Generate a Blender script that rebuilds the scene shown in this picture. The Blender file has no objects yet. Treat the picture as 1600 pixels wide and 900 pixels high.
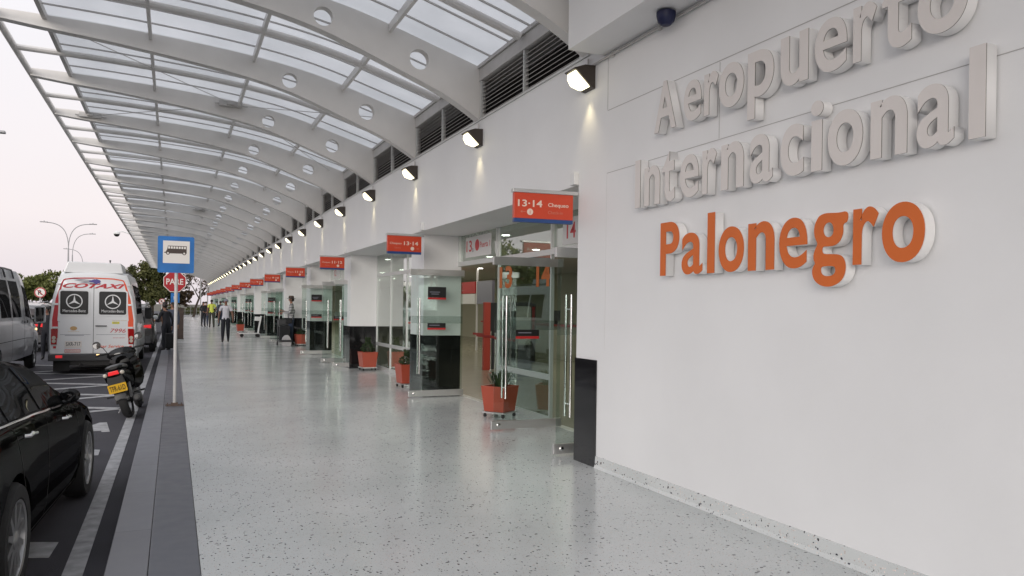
import bpy, bmesh, math, random
from mathutils import Vector, Matrix, Euler
R = math.radians
random.seed(11)
S = bpy.context.scene
COL = S.collection

# ------------------------------------------------------------------ camera, world, sun, exposure
cam = bpy.data.cameras.new('camera'); camo = bpy.data.objects.new('camera', cam); COL.objects.link(camo)
cam.sensor_width = 36; cam.lens = 27.0; cam.shift_y = 0.01993; cam.clip_end = 3000; cam.clip_start = 0.05
camo.matrix_world = (Matrix.Translation((0, 0, 1.6)) @ Matrix.Rotation(R(-23.79), 4, 'Z')
                     @ Matrix.Rotation(R(90), 4, 'X') @ Matrix.Rotation(R(0.8), 4, 'Z'))
S.camera = camo

SUN_EL, SUN_AZ = 8, -148          # azimuth measured clockwise from +Y (the way the camera walks)
w = bpy.data.worlds.new('World'); S.world = w; w.use_nodes = True
nt = w.node_tree; nt.nodes.clear()
out = nt.nodes.new('ShaderNodeOutputWorld'); bg = nt.nodes.new('ShaderNodeBackground')
sky = nt.nodes.new('ShaderNodeTexSky'); sky.sky_type = 'NISHITA'; sky.sun_disc = False
sky.sun_elevation = R(SUN_EL); sky.sun_rotation = R(SUN_AZ); sky.dust_density = 4; sky.air_density = 1.2
tc = nt.nodes.new('ShaderNodeTexCoord'); sep = nt.nodes.new('ShaderNodeSeparateXYZ')
ramp = nt.nodes.new('ShaderNodeValToRGB'); r_ = ramp.color_ramp
r_.elements[0].position = 0.0; r_.elements[0].color = (0.72, 0.655, 0.69, 1)
r_.elements[1].position = 0.75; r_.elements[1].color = (0.96, 0.98, 1.04, 1)
e = r_.elements.new(0.10); e.color = (0.82, 0.75, 0.765, 1)
e = r_.elements.new(0.28); e.color = (0.80, 0.773, 0.80, 1)
nz = nt.nodes.new('ShaderNodeTexNoise'); nz.inputs['Scale'].default_value = 2.2; nz.inputs['Detail'].default_value = 3
mul = nt.nodes.new('ShaderNodeVectorMath'); mul.operation = 'SCALE'; mul.inputs['Scale'].default_value = 12.0
cl = nt.nodes.new('ShaderNodeMixRGB'); cl.blend_type = 'MULTIPLY'; cl.inputs[0].default_value = 0.10
mx = nt.nodes.new('ShaderNodeMixRGB'); mx.inputs[0].default_value = 0.86
L = nt.links.new
L(tc.outputs['Generated'], sep.inputs[0]); L(sep.outputs['Z'], ramp.inputs[0]); L(tc.outputs['Generated'], nz.inputs['Vector'])
L(ramp.outputs[0], cl.inputs[1]); L(nz.outputs['Fac'], cl.inputs[2]); L(cl.outputs[0], mul.inputs[0])
L(sky.outputs[0], mx.inputs[1]); L(mul.outputs[0], mx.inputs[2]); L(mx.outputs[0], bg.inputs[0])
bg.inputs[1].default_value = 0.10; L(bg.outputs[0], out.inputs[0])
sd = bpy.data.lights.new('sun', 'SUN'); sd.energy = 1.5; sd.angle = R(35); sd.color = (1, .975, .945)
so = bpy.data.objects.new('sun', sd); COL.objects.link(so)
so.rotation_euler = Euler((R(90 - SUN_EL), 0, R(180 - SUN_AZ)), 'XYZ')
S.view_settings.view_transform = 'Standard'; S.view_settings.look = 'None'
S.view_settings.exposure = 0.22; S.view_settings.gamma = 1
S.render.engine = 'CYCLES'; S.cycles.transparent_max_bounces = 32; S.cycles.max_bounces = 12

# ------------------------------------------------------------------ materials
def mat(name, col=(.5, .5, .5), rough=.5, metal=0, spec=.5, coat=0, var=0, vscale=3, bump=0, bscale=60, emit=None, es=1, rvar=0):
    m = bpy.data.materials.new(name); m.use_nodes = True; n = m.node_tree; b = n.nodes['Principled BSDF']
    b.inputs['Base Color'].default_value = (*col, 1); b.inputs['Roughness'].default_value = rough
    b.inputs['Metallic'].default_value = metal; b.inputs['Specular IOR Level'].default_value = spec
    b.inputs['Coat Weight'].default_value = coat; b.inputs['Coat Roughness'].default_value = .03
    if emit: b.inputs['Emission Color'].default_value = (*emit, 1); b.inputs['Emission Strength'].default_value = es
    t = n.nodes.new('ShaderNodeTexCoord')
    if var or rvar:
        z = n.nodes.new('ShaderNodeTexNoise'); z.inputs['Scale'].default_value = vscale; z.inputs['Detail'].default_value = 5
        n.links.new(t.outputs['Object'], z.inputs['Vector'])
        if var:
            mr = n.nodes.new('ShaderNodeMapRange'); mr.inputs['From Min'].default_value = .3; mr.inputs['From Max'].default_value = .7
            mr.inputs['To Min'].default_value = 1 - var; mr.inputs['To Max'].default_value = 1 + var * .5
            n.links.new(z.outputs['Fac'], mr.inputs[0])
            mm = n.nodes.new('ShaderNodeVectorMath'); mm.operation = 'SCALE'; mm.inputs[0].default_value = col
            n.links.new(mr.outputs[0], mm.inputs['Scale']); n.links.new(mm.outputs[0], b.inputs['Base Color'])
        if rvar:
            m2 = n.nodes.new('ShaderNodeMapRange'); m2.inputs['From Min'].default_value = .3; m2.inputs['From Max'].default_value = .7
            m2.inputs['To Min'].default_value = rough; m2.inputs['To Max'].default_value = rough + rvar
            n.links.new(z.outputs['Fac'], m2.inputs[0]); n.links.new(m2.outputs[0], b.inputs['Roughness'])
    if bump:
        z2 = n.nodes.new('ShaderNodeTexNoise'); z2.inputs['Scale'].default_value = bscale; z2.inputs['Detail'].default_value = 4
        bp = n.nodes.new('ShaderNodeBump'); bp.inputs['Strength'].default_value = bump; bp.inputs['Distance'].default_value = .01
        n.links.new(t.outputs['Object'], z2.inputs['Vector']); n.links.new(z2.outputs['Fac'], bp.inputs['Height'])
        n.links.new(bp.outputs[0], b.inputs['Normal'])
    return m

def glass(name, tint=(.85, .92, .88), ior=1.5, rough=0.0, boost=1.0):
    m = bpy.data.materials.new(name); m.use_nodes = True; n = m.node_tree; n.nodes.clear()
    o = n.nodes.new('ShaderNodeOutputMaterial'); mixn = n.nodes.new('ShaderNodeMixShader')
    tr = n.nodes.new('ShaderNodeBsdfTransparent'); tr.inputs[0].default_value = (*tint, 1)
    g = n.nodes.new('ShaderNodeBsdfGlossy'); g.inputs['Roughness'].default_value = rough; g.inputs[0].default_value = (.95, .97, .96, 1)
    f = n.nodes.new('ShaderNodeFresnel'); f.inputs[0].default_value = ior
    k = n.nodes.new('ShaderNodeMath'); k.operation = 'MULTIPLY'; k.inputs[1].default_value = boost; k.use_clamp = True
    ge = n.nodes.new('ShaderNodeNewGeometry'); io = n.nodes.new('ShaderNodeMapRange'); io.inputs['To Min'].default_value = ior; io.inputs['To Max'].default_value = 1 / ior
    n.links.new(ge.outputs['Backfacing'], io.inputs[0]); n.links.new(io.outputs[0], f.inputs[0])
    n.links.new(f.outputs[0], k.inputs[0]); n.links.new(k.outputs[0], mixn.inputs[0])
    n.links.new(tr.outputs[0], mixn.inputs[1]); n.links.new(g.outputs[0], mixn.inputs[2]); n.links.new(mixn.outputs[0], o.inputs[0])
    return m

def terrazzo():
    m = bpy.data.materials.new('terrazzo'); m.use_nodes = True; n = m.node_tree; b = n.nodes['Principled BSDF']
    t = n.nodes.new('ShaderNodeTexCoord')
    def chips(scale, thr, size, col, prev, stretch):
        mp = n.nodes.new('ShaderNodeMapping'); mp.inputs['Scale'].default_value = stretch
        nn = n.nodes.new('ShaderNodeTexNoise'); nn.inputs['Scale'].default_value = scale * 1.3; nn.inputs['Detail'].default_value = 1
        ad = n.nodes.new('ShaderNodeVectorMath'); ad.operation = 'MULTIPLY_ADD'
        ad.inputs[1].default_value = (.6 / scale,) * 3
        v = n.nodes.new('ShaderNodeTexVoronoi'); v.inputs['Scale'].default_value = scale
        n.links.new(t.outputs['Object'], mp.inputs[0]); n.links.new(mp.outputs[0], nn.inputs['Vector'])
        n.links.new(nn.outputs['Color'], ad.inputs[0]); n.links.new(mp.outputs[0], ad.inputs[2]); n.links.new(ad.outputs[0], v.inputs['Vector'])
        s = n.nodes.new('ShaderNodeSeparateColor'); n.links.new(v.outputs['Color'], s.inputs[0])
        a = n.nodes.new('ShaderNodeMath'); a.operation = 'LESS_THAN'; a.inputs[1].default_value = thr; n.links.new(s.outputs[0], a.inputs[0])
        q = n.nodes.new('ShaderNodeMath'); q.operation = 'MULTIPLY'; q.inputs[1].default_value = size; n.links.new(s.outputs[1], q.inputs[0])
        q2 = n.nodes.new('ShaderNodeMath'); q2.operation = 'ADD'; q2.inputs[1].default_value = size * .35; n.links.new(q.outputs[0], q2.inputs[0])
        d = n.nodes.new('ShaderNodeMath'); d.operation = 'LESS_THAN'; n.links.new(v.outputs['Distance'], d.inputs[0]); n.links.new(q2.outputs[0], d.inputs[1])
        c = n.nodes.new('ShaderNodeMath'); c.operation = 'MULTIPLY'; n.links.new(a.outputs[0], c.inputs[0]); n.links.new(d.outputs[0], c.inputs[1])
        x = n.nodes.new('ShaderNodeMixRGB'); n.links.new(c.outputs[0], x.inputs[0]); n.links.new(prev, x.inputs[1])
        cc = n.nodes.new('ShaderNodeMixRGB'); cc.inputs[1].default_value = (*col, 1); cc.inputs[2].default_value = (*[k * 2.2 for k in col], 1)
        n.links.new(s.outputs[2], cc.inputs[0]); n.links.new(cc.outputs[0], x.inputs[2])
        return x.outputs[0]
    z = n.nodes.new('ShaderNodeTexNoise'); z.inputs['Scale'].default_value = .7; z.inputs['Detail'].default_value = 5
    n.links.new(t.outputs['Object'], z.inputs['Vector'])
    rp = n.nodes.new('ShaderNodeValToRGB'); rp.color_ramp.elements[0].color = (.545, .57, .565, 1); rp.color_ramp.elements[1].color = (.665, .68, .675, 1)
    rp.color_ramp.elements[0].position = .3; rp.color_ramp.elements[1].position = .7
    n.links.new(z.outputs['Fac'], rp.inputs[0])
    c = chips(150, .22, .35, (.24, .245, .24), rp.outputs[0], (1, 1, 1))
    c = chips(90, .12, .40, (.42, .36, .33), c, (1.2, .9, 1))
    c = chips(62, .085, .42, (.035, .035, .045), c, (1.25, .8, 1))
    c = chips(34, .045, .36, (.025, .022, .025), c, (.9, 1.35, 1))
    n.links.new(c, b.inputs['Base Color'])
    rr = n.nodes.new('ShaderNodeMapRange'); rr.inputs['To Min'].default_value = .11; rr.inputs['To Max'].default_value = .27
    n.links.new(z.outputs['Fac'], rr.inputs[0]); n.links.new(rr.outputs[0], b.inputs['Roughness'])
    b.inputs['Specular IOR Level'].default_value = .55
    zb = n.nodes.new('ShaderNodeTexNoise'); zb.inputs['Scale'].default_value = 2.2; zb.inputs['Detail'].default_value = 2
    bp = n.nodes.new('ShaderNodeBump'); bp.inputs['Strength'].default_value = .12; bp.inputs['Distance'].default_value = .01
    n.links.new(t.outputs['Object'], zb.inputs['Vector']); n.links.new(zb.outputs['Fac'], bp.inputs['Height']); n.links.new(bp.outputs[0], b.inputs['Normal'])
    return m

def slabs(name, col, joint, length, rough):
    """stone kerb slabs: faint joints across, slightly different tone per slab"""
    m = mat(name, col, rough, var=.10, vscale=7, rvar=.12); n = m.node_tree; b = n.nodes['Principled BSDF']
    t = n.nodes.new('ShaderNodeTexCoord'); s = n.nodes.new('ShaderNodeSeparateXYZ'); n.links.new(t.outputs['Object'], s.inputs[0])
    d = n.nodes.new('ShaderNodeMath'); d.operation = 'DIVIDE'; d.inputs[1].default_value = length; n.links.new(s.outputs['Y'], d.inputs[0])
    f = n.nodes.new('ShaderNodeMath'); f.operation = 'FRACT'; n.links.new(d.outputs[0], f.inputs[0])
    lt = n.nodes.new('ShaderNodeMath'); lt.operation = 'LESS_THAN'; lt.inputs[1].default_value = .006 / length; n.links.new(f.outputs[0], lt.inputs[0])
    fl = n.nodes.new('ShaderNodeMath'); fl.operation = 'FLOOR'; n.links.new(d.outputs[0], fl.inputs[0])
    wn = n.nodes.new('ShaderNodeTexWhiteNoise'); wn.noise_dimensions = '1D'; n.links.new(fl.outputs[0], wn.inputs['W'])
    mr = n.nodes.new('ShaderNodeMapRange'); mr.inputs['To Min'].default_value = .9; mr.inputs['To Max'].default_value = 1.08; n.links.new(wn.outputs['Value'], mr.inputs[0])
    src = b.inputs['Base Color'].links[0].from_socket
    sc = n.nodes.new('ShaderNodeVectorMath'); sc.operation = 'SCALE'; n.links.new(src, sc.inputs[0]); n.links.new(mr.outputs[0], sc.inputs['Scale'])
    x = n.nodes.new('ShaderNodeMixRGB'); x.inputs[2].default_value = (*joint, 1); n.links.new(lt.outputs[0], x.inputs[0]); n.links.new(sc.outputs[0], x.inputs[1])
    n.links.new(x.outputs[0], b.inputs['Base Color'])
    return m

def panelmat():
    m = bpy.data.materials.new('polycarbonate'); m.use_nodes = True; n = m.node_tree; n.nodes.clear()
    o = n.nodes.new('ShaderNodeOutputMaterial'); a = n.nodes.new('ShaderNodeMixShader'); c = n.nodes.new('ShaderNodeMixShader')
    tl = n.nodes.new('ShaderNodeBsdfTranslucent'); df = n.nodes.new('ShaderNodeBsdfDiffuse'); g = n.nodes.new('ShaderNodeBsdfGlossy')
    t = n.nodes.new('ShaderNodeTexCoord'); z = n.nodes.new('ShaderNodeTexNoise'); z.inputs['Scale'].default_value = .9; z.inputs['Detail'].default_value = 5
    rp = n.nodes.new('ShaderNodeValToRGB'); rp.color_ramp.elements[0].color = (.78, .79, .80, 1); rp.color_ramp.elements[1].color = (.90, .905, .915, 1)
    rp.color_ramp.elements[0].position = .3; rp.color_ramp.elements[1].position = .7
    n.links.new(t.outputs['Object'], z.inputs['Vector']); n.links.new(z.outputs['Fac'], rp.inputs[0]); oi = n.nodes.new('ShaderNodeObjectInfo'); mr = n.nodes.new('ShaderNodeMapRange'); mr.inputs['To Min'].default_value = .90; mr.inputs['To Max'].default_value = 1.03
    n.links.new(oi.outputs['Random'], mr.inputs[0]); sc = n.nodes.new('ShaderNodeVectorMath'); sc.operation = 'SCALE'; n.links.new(rp.outputs[0], sc.inputs[0]); n.links.new(mr.outputs[0], sc.inputs['Scale']); n.links.new(sc.outputs[0], tl.inputs[0])
    df.inputs[0].default_value = (.7, .72, .74, 1); g.inputs['Roughness'].default_value = .25
    a.inputs[0].default_value = .18; c.inputs[0].default_value = .05
    n.links.new(tl.outputs[0], a.inputs[1]); n.links.new(df.outputs[0], a.inputs[2]); n.links.new(a.outputs[0], c.inputs[1]); n.links.new(g.outputs[0], c.inputs[2])
    n.links.new(c.outputs[0], o.inputs[0]); return m

def leafmat(name, c1, c2):
    m = bpy.data.materials.new(name); m.use_nodes = True; n = m.node_tree; b = n.nodes['Principled BSDF']
    g = n.nodes.new('ShaderNodeNewGeometry'); rp = n.nodes.new('ShaderNodeValToRGB')
    rp.color_ramp.elements[0].color = (*c1, 1); rp.color_ramp.elements[1].color = (*c2, 1)
    n.links.new(g.outputs['Random Per Island'], rp.inputs[0]); n.links.new(rp.outputs[0], b.inputs['Base Color']); b.inputs['Roughness'].default_value = .6
    b.inputs['Specular IOR Level'].default_value = .25
    return m

M = dict(
 wall=mat('white_wall_paint', (.80, .80, .80), .55, var=.05, vscale=.8, bump=.10, bscale=25),
 seam=mat('wall_joint_filler', (.42, .41, .40), .8),
 beam=mat('beam_paint', (.71, .69, .665), .42, var=.06, vscale=2.5),
 pipe=mat('pipe_paint', (.74, .72, .70), .35, var=.06),
 trim=mat('grey_trim', (.54, .525, .51), .45, var=.08, vscale=5),
 alu=mat('brushed_aluminium', (.60, .60, .59), .32, metal=.85, rvar=.12, vscale=8),
 aluwhite=mat('anodised_frame', (.62, .63, .62), .35, metal=.3),
 steel=mat('stainless_steel', (.72, .72, .71), .18, metal=1),
 chrome=mat('chrome', (.85, .85, .85), .06, metal=1),
 slat=mat('louvre_slat', (.48, .46, .44), .5),
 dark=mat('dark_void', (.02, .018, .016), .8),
 granite=mat('black_granite', (.012, .012, .013), .07, spec=.6, var=.3, vscale=30),
 terrazzo=terrazzo(),
 kerb1=slabs('light_granite', (.21, .213, .236), (.09, .09, .10), 1.2, .35),
 kerb2=slabs('dark_granite', (.105, .11, .13), (.05, .05, .06), 2.4, .28),
 groove=mat('groove', (.02, .02, .02), .9),
 asphalt=mat('asphalt', (.048, .046, .056), .85, var=.25, vscale=1.3, bump=.5, bscale=140),
 paint=mat('road_paint', (.42, .42, .43), .7, var=.35, vscale=9, bump=.2, bscale=90),
 ground=mat('ground_soil', (.09, .08, .055), .9, var=.3, vscale=.4),
 grass=mat('verge_grass', (.07, .10, .035), .9, var=.4, vscale=2, bump=.5),
 paving=mat('paving', (.24, .23, .22), .8, var=.15),
 red=mat('sign_red', (.60, .060, .022), .35, var=.05),
 orange=mat('letter_orange', (.66, .14, .018), .5, var=.04),
 blue=mat('sign_blue_strip', (.02, .06, .20), .35),
 lettergrey=mat('letter_face_grey', (.72, .675, .645), .45, var=.03),
 letterside=mat('letter_side', (.84, .83, .82), .5),
 edge=mat('letter_gap_shade', (.14, .12, .11), .6),
 whitetext=mat('sign_lettering', (.80, .62, .52), .5),
 fadedtext=mat('faded_lettering', (.62, .20, .13), .5),
 white=mat('white_plastic', (.75, .75, .74), .4),
 poster=mat('poster_white', (.68, .67, .66), .5),
 black=mat('black_plastic', (.015, .015, .016), .4),
 rubber=mat('rubber', (.02, .02, .02), .75, bump=.3, bscale=80),
 bronze=mat('lamp_housing', (.045, .035, .028), .45),
 lens=mat('lit_lens', (.9, .9, .8), .3, emit=(1, .91, .60), es=2.3),
 pot=mat('planter_red', (.40, .075, .042), .38, var=.08, vscale=6),
 soil=mat('soil', (.05, .035, .025), .9, bump=.5),
 carblack=mat('black_car_paint', (.004, .0038, .004), .06, coat=0, spec=.13),
 carglass=mat('car_glass', (.008, .009, .010), .07, spec=.12),
 carwhite=mat('white_van_paint', (.80, .81, .82), .28, coat=.6, var=.04, vscale=1.5),
 carsilver=mat('silver_van_paint', (.50, .51, .52), .30, metal=.25, coat=.5, var=.06, vscale=1.5),
 cargrey=mat('grey_suv_paint', (.10, .095, .095), .28, metal=.4, coat=.8),
 cardarkred=mat('dark_car_paint', (.03, .02, .022), .25, coat=.8),
 bumper=mat('bumper_plastic', (.055, .055, .058), .55, var=.1),
 rim=mat('alloy_rim', (.50, .50, .50), .28, metal=.8),
 taillight=mat('tail_lens', (.35, .008, .008), .12, coat=1),
 brakelit=mat('lit_tail_lamp', (.6, .02, .02), .2, emit=(1, .04, .05), es=.35),
 amber=mat('lit_amber_lamp', (.8, .45, .1), .2, emit=(1, .62, .25), es=3),
 indicator=mat('indicator_lens', (.55, .5, .42), .15, coat=1),
 decalred=mat('decal_red', (.55, .035, .045), .4),
 decalorange=mat('decal_orange', (.80, .10, .03), .4),
 decalpurple=mat('decal_purple', (.09, .07, .30), .4),
 decalgrey=mat('decal_grey', (.22, .22, .27), .4),
 decalwhite=mat('decal_white', (.8, .8, .8), .4),
 decalgold=mat('decal_gold', (.60, .38, .16), .5),
 yellow=mat('plate_yellow', (.72, .42, .02), .45),
 sticker_y=mat('sticker_yellow', (.72, .66, .05), .45),
 bluesign=mat('bus_sign_blue', (.020, .17, .50), .35, var=.22, vscale=3),
 signwhite=mat('sign_white', (.78, .74, .70), .45),
 pict=mat('pictogram_brown', (.06, .040, .032), .5),
 stopred=mat('stop_red', (.42, .012, .02), .4),
 polewhite=mat('pole_white', (.55, .54, .53), .5, var=.08, vscale=20),
 rust=mat('rusty_plate', (.12, .08, .06), .7, var=.3, vscale=30),
 galv=mat('galvanised', (.36, .36, .37), .5, metal=.4),
 wood=mat('brown_board', (.055, .035, .028), .6, var=.25, vscale=10),
 bark=mat('bark', (.10, .075, .055), .9, bump=.8, bscale=12, var=.3),
 skin=mat('skin', (.33, .17, .11), .55), skind=mat('skin_dark', (.20, .10, .065), .55),
 hair=mat('hair', (.018, .013, .011), .6), shirtw=mat('white_shirt', (.62, .61, .66), .8, var=.08, vscale=14),
 trous=mat('dark_trousers', (.015, .016, .022), .85), jeans=mat('blue_jeans', (.035, .05, .09), .85, var=.2, vscale=12),
 hivis=mat('hi_vis', (.60, .66, .10), .7), darktop=mat('dark_top', (.022, .022, .028), .85), greytop=mat('slate_top', (.06, .07, .10), .85),
 khaki=mat('khaki_trousers', (.05, .05, .04), .85), shoe=mat('shoe', (.012, .011, .010), .5),
 felt=mat('brown_felt', (.10, .065, .05), .85), bagblack=mat('black_fabric', (.015, .015, .017), .8), bagwhite=mat('white_bag', (.55, .53, .54), .6, var=.15, vscale=15),
 hall=mat('hall_wall', (.40, .38, .29), .7), hallfloor=mat('hall_floor', (.36, .34, .26), .22, var=.06), hallceil=mat('hall_ceiling', (.55, .55, .50), .8),
 counter=mat('counter_beige', (.45, .42, .34), .5), redbelt=mat('red_belt', (.45, .02, .02), .5), postred=mat('red_post', (.50, .07, .05), .4),
 down=mat('lit_downlight', (1, 1, 1), .4, emit=(1, .97, .88), es=9),
 glass=glass('door_glass', (.86, .91, .89), 1.45, boost=1.0), winglass=glass('window_glass', (.74, .80, .77), 1.5, boost=2.1),
 panel=panelmat(), navy=mat('navy_dome', (.008, .012, .055), .5), fencem=mat('fence', (.25, .25, .24), .7),
 brick=mat('reflected_house', (.30, .14, .09), .8, var=.15), frost=glass('frosted_band', (.86, .88, .87), 1.5, .4, 1.6),
 leafA=leafmat('leaf_green', (.07, .09, .022), (.21, .22, .07)), leafB=leafmat('leaf_dark', (.045, .055, .018), (.13, .13, .045)),
 leafC=leafmat('leaf_brown', (.11, .07, .045), (.20, .145, .09)), plant=leafmat('pot_leaf', (.015, .03, .014), (.05, .075, .03)),
)
def tinted(name, col, k, rough):
    m = bpy.data.materials.new(name); m.use_nodes = True; n = m.node_tree; n.nodes.clear()
    o = n.nodes.new('ShaderNodeOutputMaterial'); x = n.nodes.new('ShaderNodeMixShader'); d = n.nodes.new('ShaderNodeBsdfDiffuse'); g = n.nodes.new('ShaderNodeBsdfGlossy')
    d.inputs[0].default_value = (*col, 1); g.inputs['Roughness'].default_value = rough; x.inputs[0].default_value = k
    n.links.new(d.outputs[0], x.inputs[1]); n.links.new(g.outputs[0], x.inputs[2]); n.links.new(x.outputs[0], o.inputs[0]); return m
M['carglass'] = tinted('tinted_car_glass', (.009, .010, .011), .085, .02)
M['carblack'] = tinted('black_car_lacquer', (.004, .0038, .004), .062, .035)
def stripes():
    m = mat('striped_shirt', (.5, .5, .5), .8); n = m.node_tree; b = n.nodes['Principled BSDF']
    t = n.nodes.new('ShaderNodeTexCoord'); s = n.nodes.new('ShaderNodeSeparateXYZ'); n.links.new(t.outputs['Object'], s.inputs[0])
    a = n.nodes.new('ShaderNodeMath'); a.operation = 'MULTIPLY'; a.inputs[1].default_value = 16; n.links.new(s.outputs['Z'], a.inputs[0])
    f = n.nodes.new('ShaderNodeMath'); f.operation = 'FRACT'; n.links.new(a.outputs[0], f.inputs[0])
    g = n.nodes.new('ShaderNodeMath'); g.operation = 'GREATER_THAN'; g.inputs[1].default_value = .45; n.links.new(f.outputs[0], g.inputs[0])
    x = n.nodes.new('ShaderNodeMixRGB'); x.inputs[1].default_value = (.03, .03, .045, 1); x.inputs[2].default_value = (.62, .62, .62, 1)
    n.links.new(g.outputs[0], x.inputs[0]); n.links.new(x.outputs[0], b.inputs['Base Color']); return m
M['stripes'] = stripes()

# ------------------------------------------------------------------ helpers
WP = {}       # world position of things / depth-one parts that sit away from the origin
class MB:
    def __init__(s): s.v = []; s.f = []; s.m = []
    def add(s, vs, fs, mi=0, T=None):
        k = len(s.v)
        s.v += [tuple(T @ Vector(p)) if T else tuple(p) for p in vs]
        s.f += [tuple(i + k for i in f) for f in fs]; s.m += [mi] * len(fs); return s
    def box(s, x0, x1, y0, y1, z0, z1, mi=0, T=None):
        v = [(x, y, z) for z in (z0, z1) for y in (y0, y1) for x in (x0, x1)]
        return s.add(v, [(0, 2, 3, 1), (4, 5, 7, 6), (0, 1, 5, 4), (2, 6, 7, 3), (0, 4, 6, 2), (1, 3, 7, 5)], mi, T)
    def prism(s, pts, a0, a1, axis='y', mi=0, T=None):
        """pts: 2D outline; extruded along axis. axis y: pts=(x,z); x: pts=(y,z); z: pts=(x,y)"""
        def mk(p, a): return {'y': (p[0], a, p[1]), 'x': (a, p[0], p[1]), 'z': (p[0], p[1], a)}[axis]
        n = len(pts); v = [mk(p, a0) for p in pts] + [mk(p, a1) for p in pts]
        f = [tuple(range(n)), tuple(range(2 * n - 1, n - 1, -1))] + [(i, (i + 1) % n, n + (i + 1) % n, n + i) for i in range(n)]
        return s.add(v, f, mi, T)
    def tube(s, pts, r, n=10, mi=0, T=None, cap=True):
        pts = [Vector(p) for p in pts]; rs = r if isinstance(r, (list, tuple)) else [r] * len(pts)
        vs = []; fs = []
        up = None
        for i, p in enumerate(pts):
            d = (pts[min(i + 1, len(pts) - 1)] - pts[max(i - 1, 0)]).normalized()
            if up is None: up = Vector((0, 0, 1)) if abs(d.z) < .9 else Vector((1, 0, 0))
            a = d.cross(up).normalized(); b = a.cross(d).normalized(); up = b
            for k in range(n):
                t = 2 * math.pi * k / n; vs.append(p + (a * math.cos(t) + b * math.sin(t)) * rs[i])
        for i in range(len(pts) - 1):
            for k in range(n): fs.append((i * n + k, i * n + (k + 1) % n, (i + 1) * n + (k + 1) % n, (i + 1) * n + k))
        if cap: fs.append(tuple(range(n - 1, -1, -1))); fs.append(tuple(range((len(pts) - 1) * n, len(pts) * n)))
        return s.add(vs, fs, mi, T)
    def lathe(s, prof, n=24, mi=0, T=None, cap=True):
        """prof: (r, z) pairs about z"""
        vs = [(r * math.cos(2 * math.pi * k / n), r * math.sin(2 * math.pi * k / n), z) for r, z in prof for k in range(n)]
        fs = [(i * n + k, i * n + (k + 1) % n, (i + 1) * n + (k + 1) % n, (i + 1) * n + k) for i in range(len(prof) - 1) for k in range(n)]
        if cap and prof[0][0] > 1e-4: fs.append(tuple(range(n - 1, -1, -1)))
        if cap and prof[-1][0] > 1e-4: fs.append(tuple(range((len(prof) - 1) * n, len(prof) * n)))
        return s.add(vs, fs, mi, T)
    def ell(s, c, r, n=16, mi=0, T=None):
        vs = []; fs = []; h = n // 2
        for i in range(h + 1):
            a = math.pi * i / h
            for k in range(n):
                b = 2 * math.pi * k / n
                vs.append((c[0] + r[0] * math.sin(a) * math.cos(b), c[1] + r[1] * math.sin(a) * math.sin(b), c[2] + r[2] * math.cos(a)))
        for i in range(h):
            for k in range(n): fs.append((i * n + k, (i + 1) * n + k, (i + 1) * n + (k + 1) % n, i * n + (k + 1) % n))
        return s.add(vs, fs, mi, T)
    def build(s, name, mats, parent=None, loc=None, smooth=False, bevel=0, world=False, sharp=35):
        me = bpy.data.meshes.new(name)
        off = Vector((0, 0, 0))
        if world and parent is not None: off = Vector(WP.get(parent.name, (0, 0, 0)))
        me.from_pydata([tuple(Vector(p) - off) for p in s.v], [], s.f)
        for mm in (mats if isinstance(mats, (list, tuple)) else [mats]): me.materials.append(M[mm] if isinstance(mm, str) else mm)
        me.polygons.foreach_set('material_index', s.m)
        bm = bmesh.new(); bm.from_mesh(me)
        bmesh.ops.remove_doubles(bm, verts=bm.verts, dist=1e-5)
        bmesh.ops.recalc_face_normals(bm, faces=bm.faces)
        if bevel:
            es = [e for e in bm.edges if len(e.link_faces) == 2 and e.calc_face_angle(0) > R(30)]
            bmesh.ops.bevel(bm, geom=es, offset=bevel, segments=2, affect='EDGES', profile=.6, clamp_overlap=True)
        if smooth:
            for f in bm.faces: f.smooth = True
            for e in bm.edges: e.smooth = not (len(e.link_faces) == 2 and e.calc_face_angle(0) > R(sharp))
        bm.to_mesh(me); bm.free()
        o = bpy.data.objects.new(name, me); COL.objects.link(o)
        if parent is not None: o.parent = parent
        if loc: o.location = loc
        return o

def leaf_mesh(pts, size, name, m, parent=None, tri=False):
    me = bpy.data.meshes.new(name); vs = []; fs = []
    for p in pts:
        s = size * random.uniform(.6, 1.3); e = Euler((random.uniform(0, 6.3), random.uniform(0, 6.3), random.uniform(0, 6.3))).to_matrix()
        k = len(vs)
        for q in ((-s, -.45 * s, 0), (s * .1, -.6 * s, .1 * s), (s, 0, 0), (.1 * s, .6 * s, -.1 * s)): vs.append(tuple(Vector(p) + e @ Vector(q)))
        fs.append((k, k + 1, k + 2, k + 3))
    me.from_pydata(vs, [], fs); me.materials.append(M[m]); o = bpy.data.objects.new(name, me); COL.objects.link(o)
    if parent is not None: o.parent = parent
    return o

def empty(name, loc=(0, 0, 0), rz=0, label=None, cat=None, group=None, kind=None):
    o = bpy.data.objects.new(name, None); COL.objects.link(o); o.location = loc; o.rotation_euler = (0, 0, rz); o.empty_display_size = .2
    WP[o.name] = loc
    return tag(o, label, cat, group, kind)
def tag(o, label=None, cat=None, group=None, kind=None):
    if label: o['label'] = label
    if cat: o['category'] = cat
    if group: o['group'] = group
    if kind: o['kind'] = kind
    return o
def copy_tree(o, parent=None):
    c = o.copy(); COL.objects.link(c); c.parent = parent
    for ch in KIDS(o): copy_tree(ch, c)
    return c
def KIDS(o): return [x for x in list(COL.objects) if x.parent == o]

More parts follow.
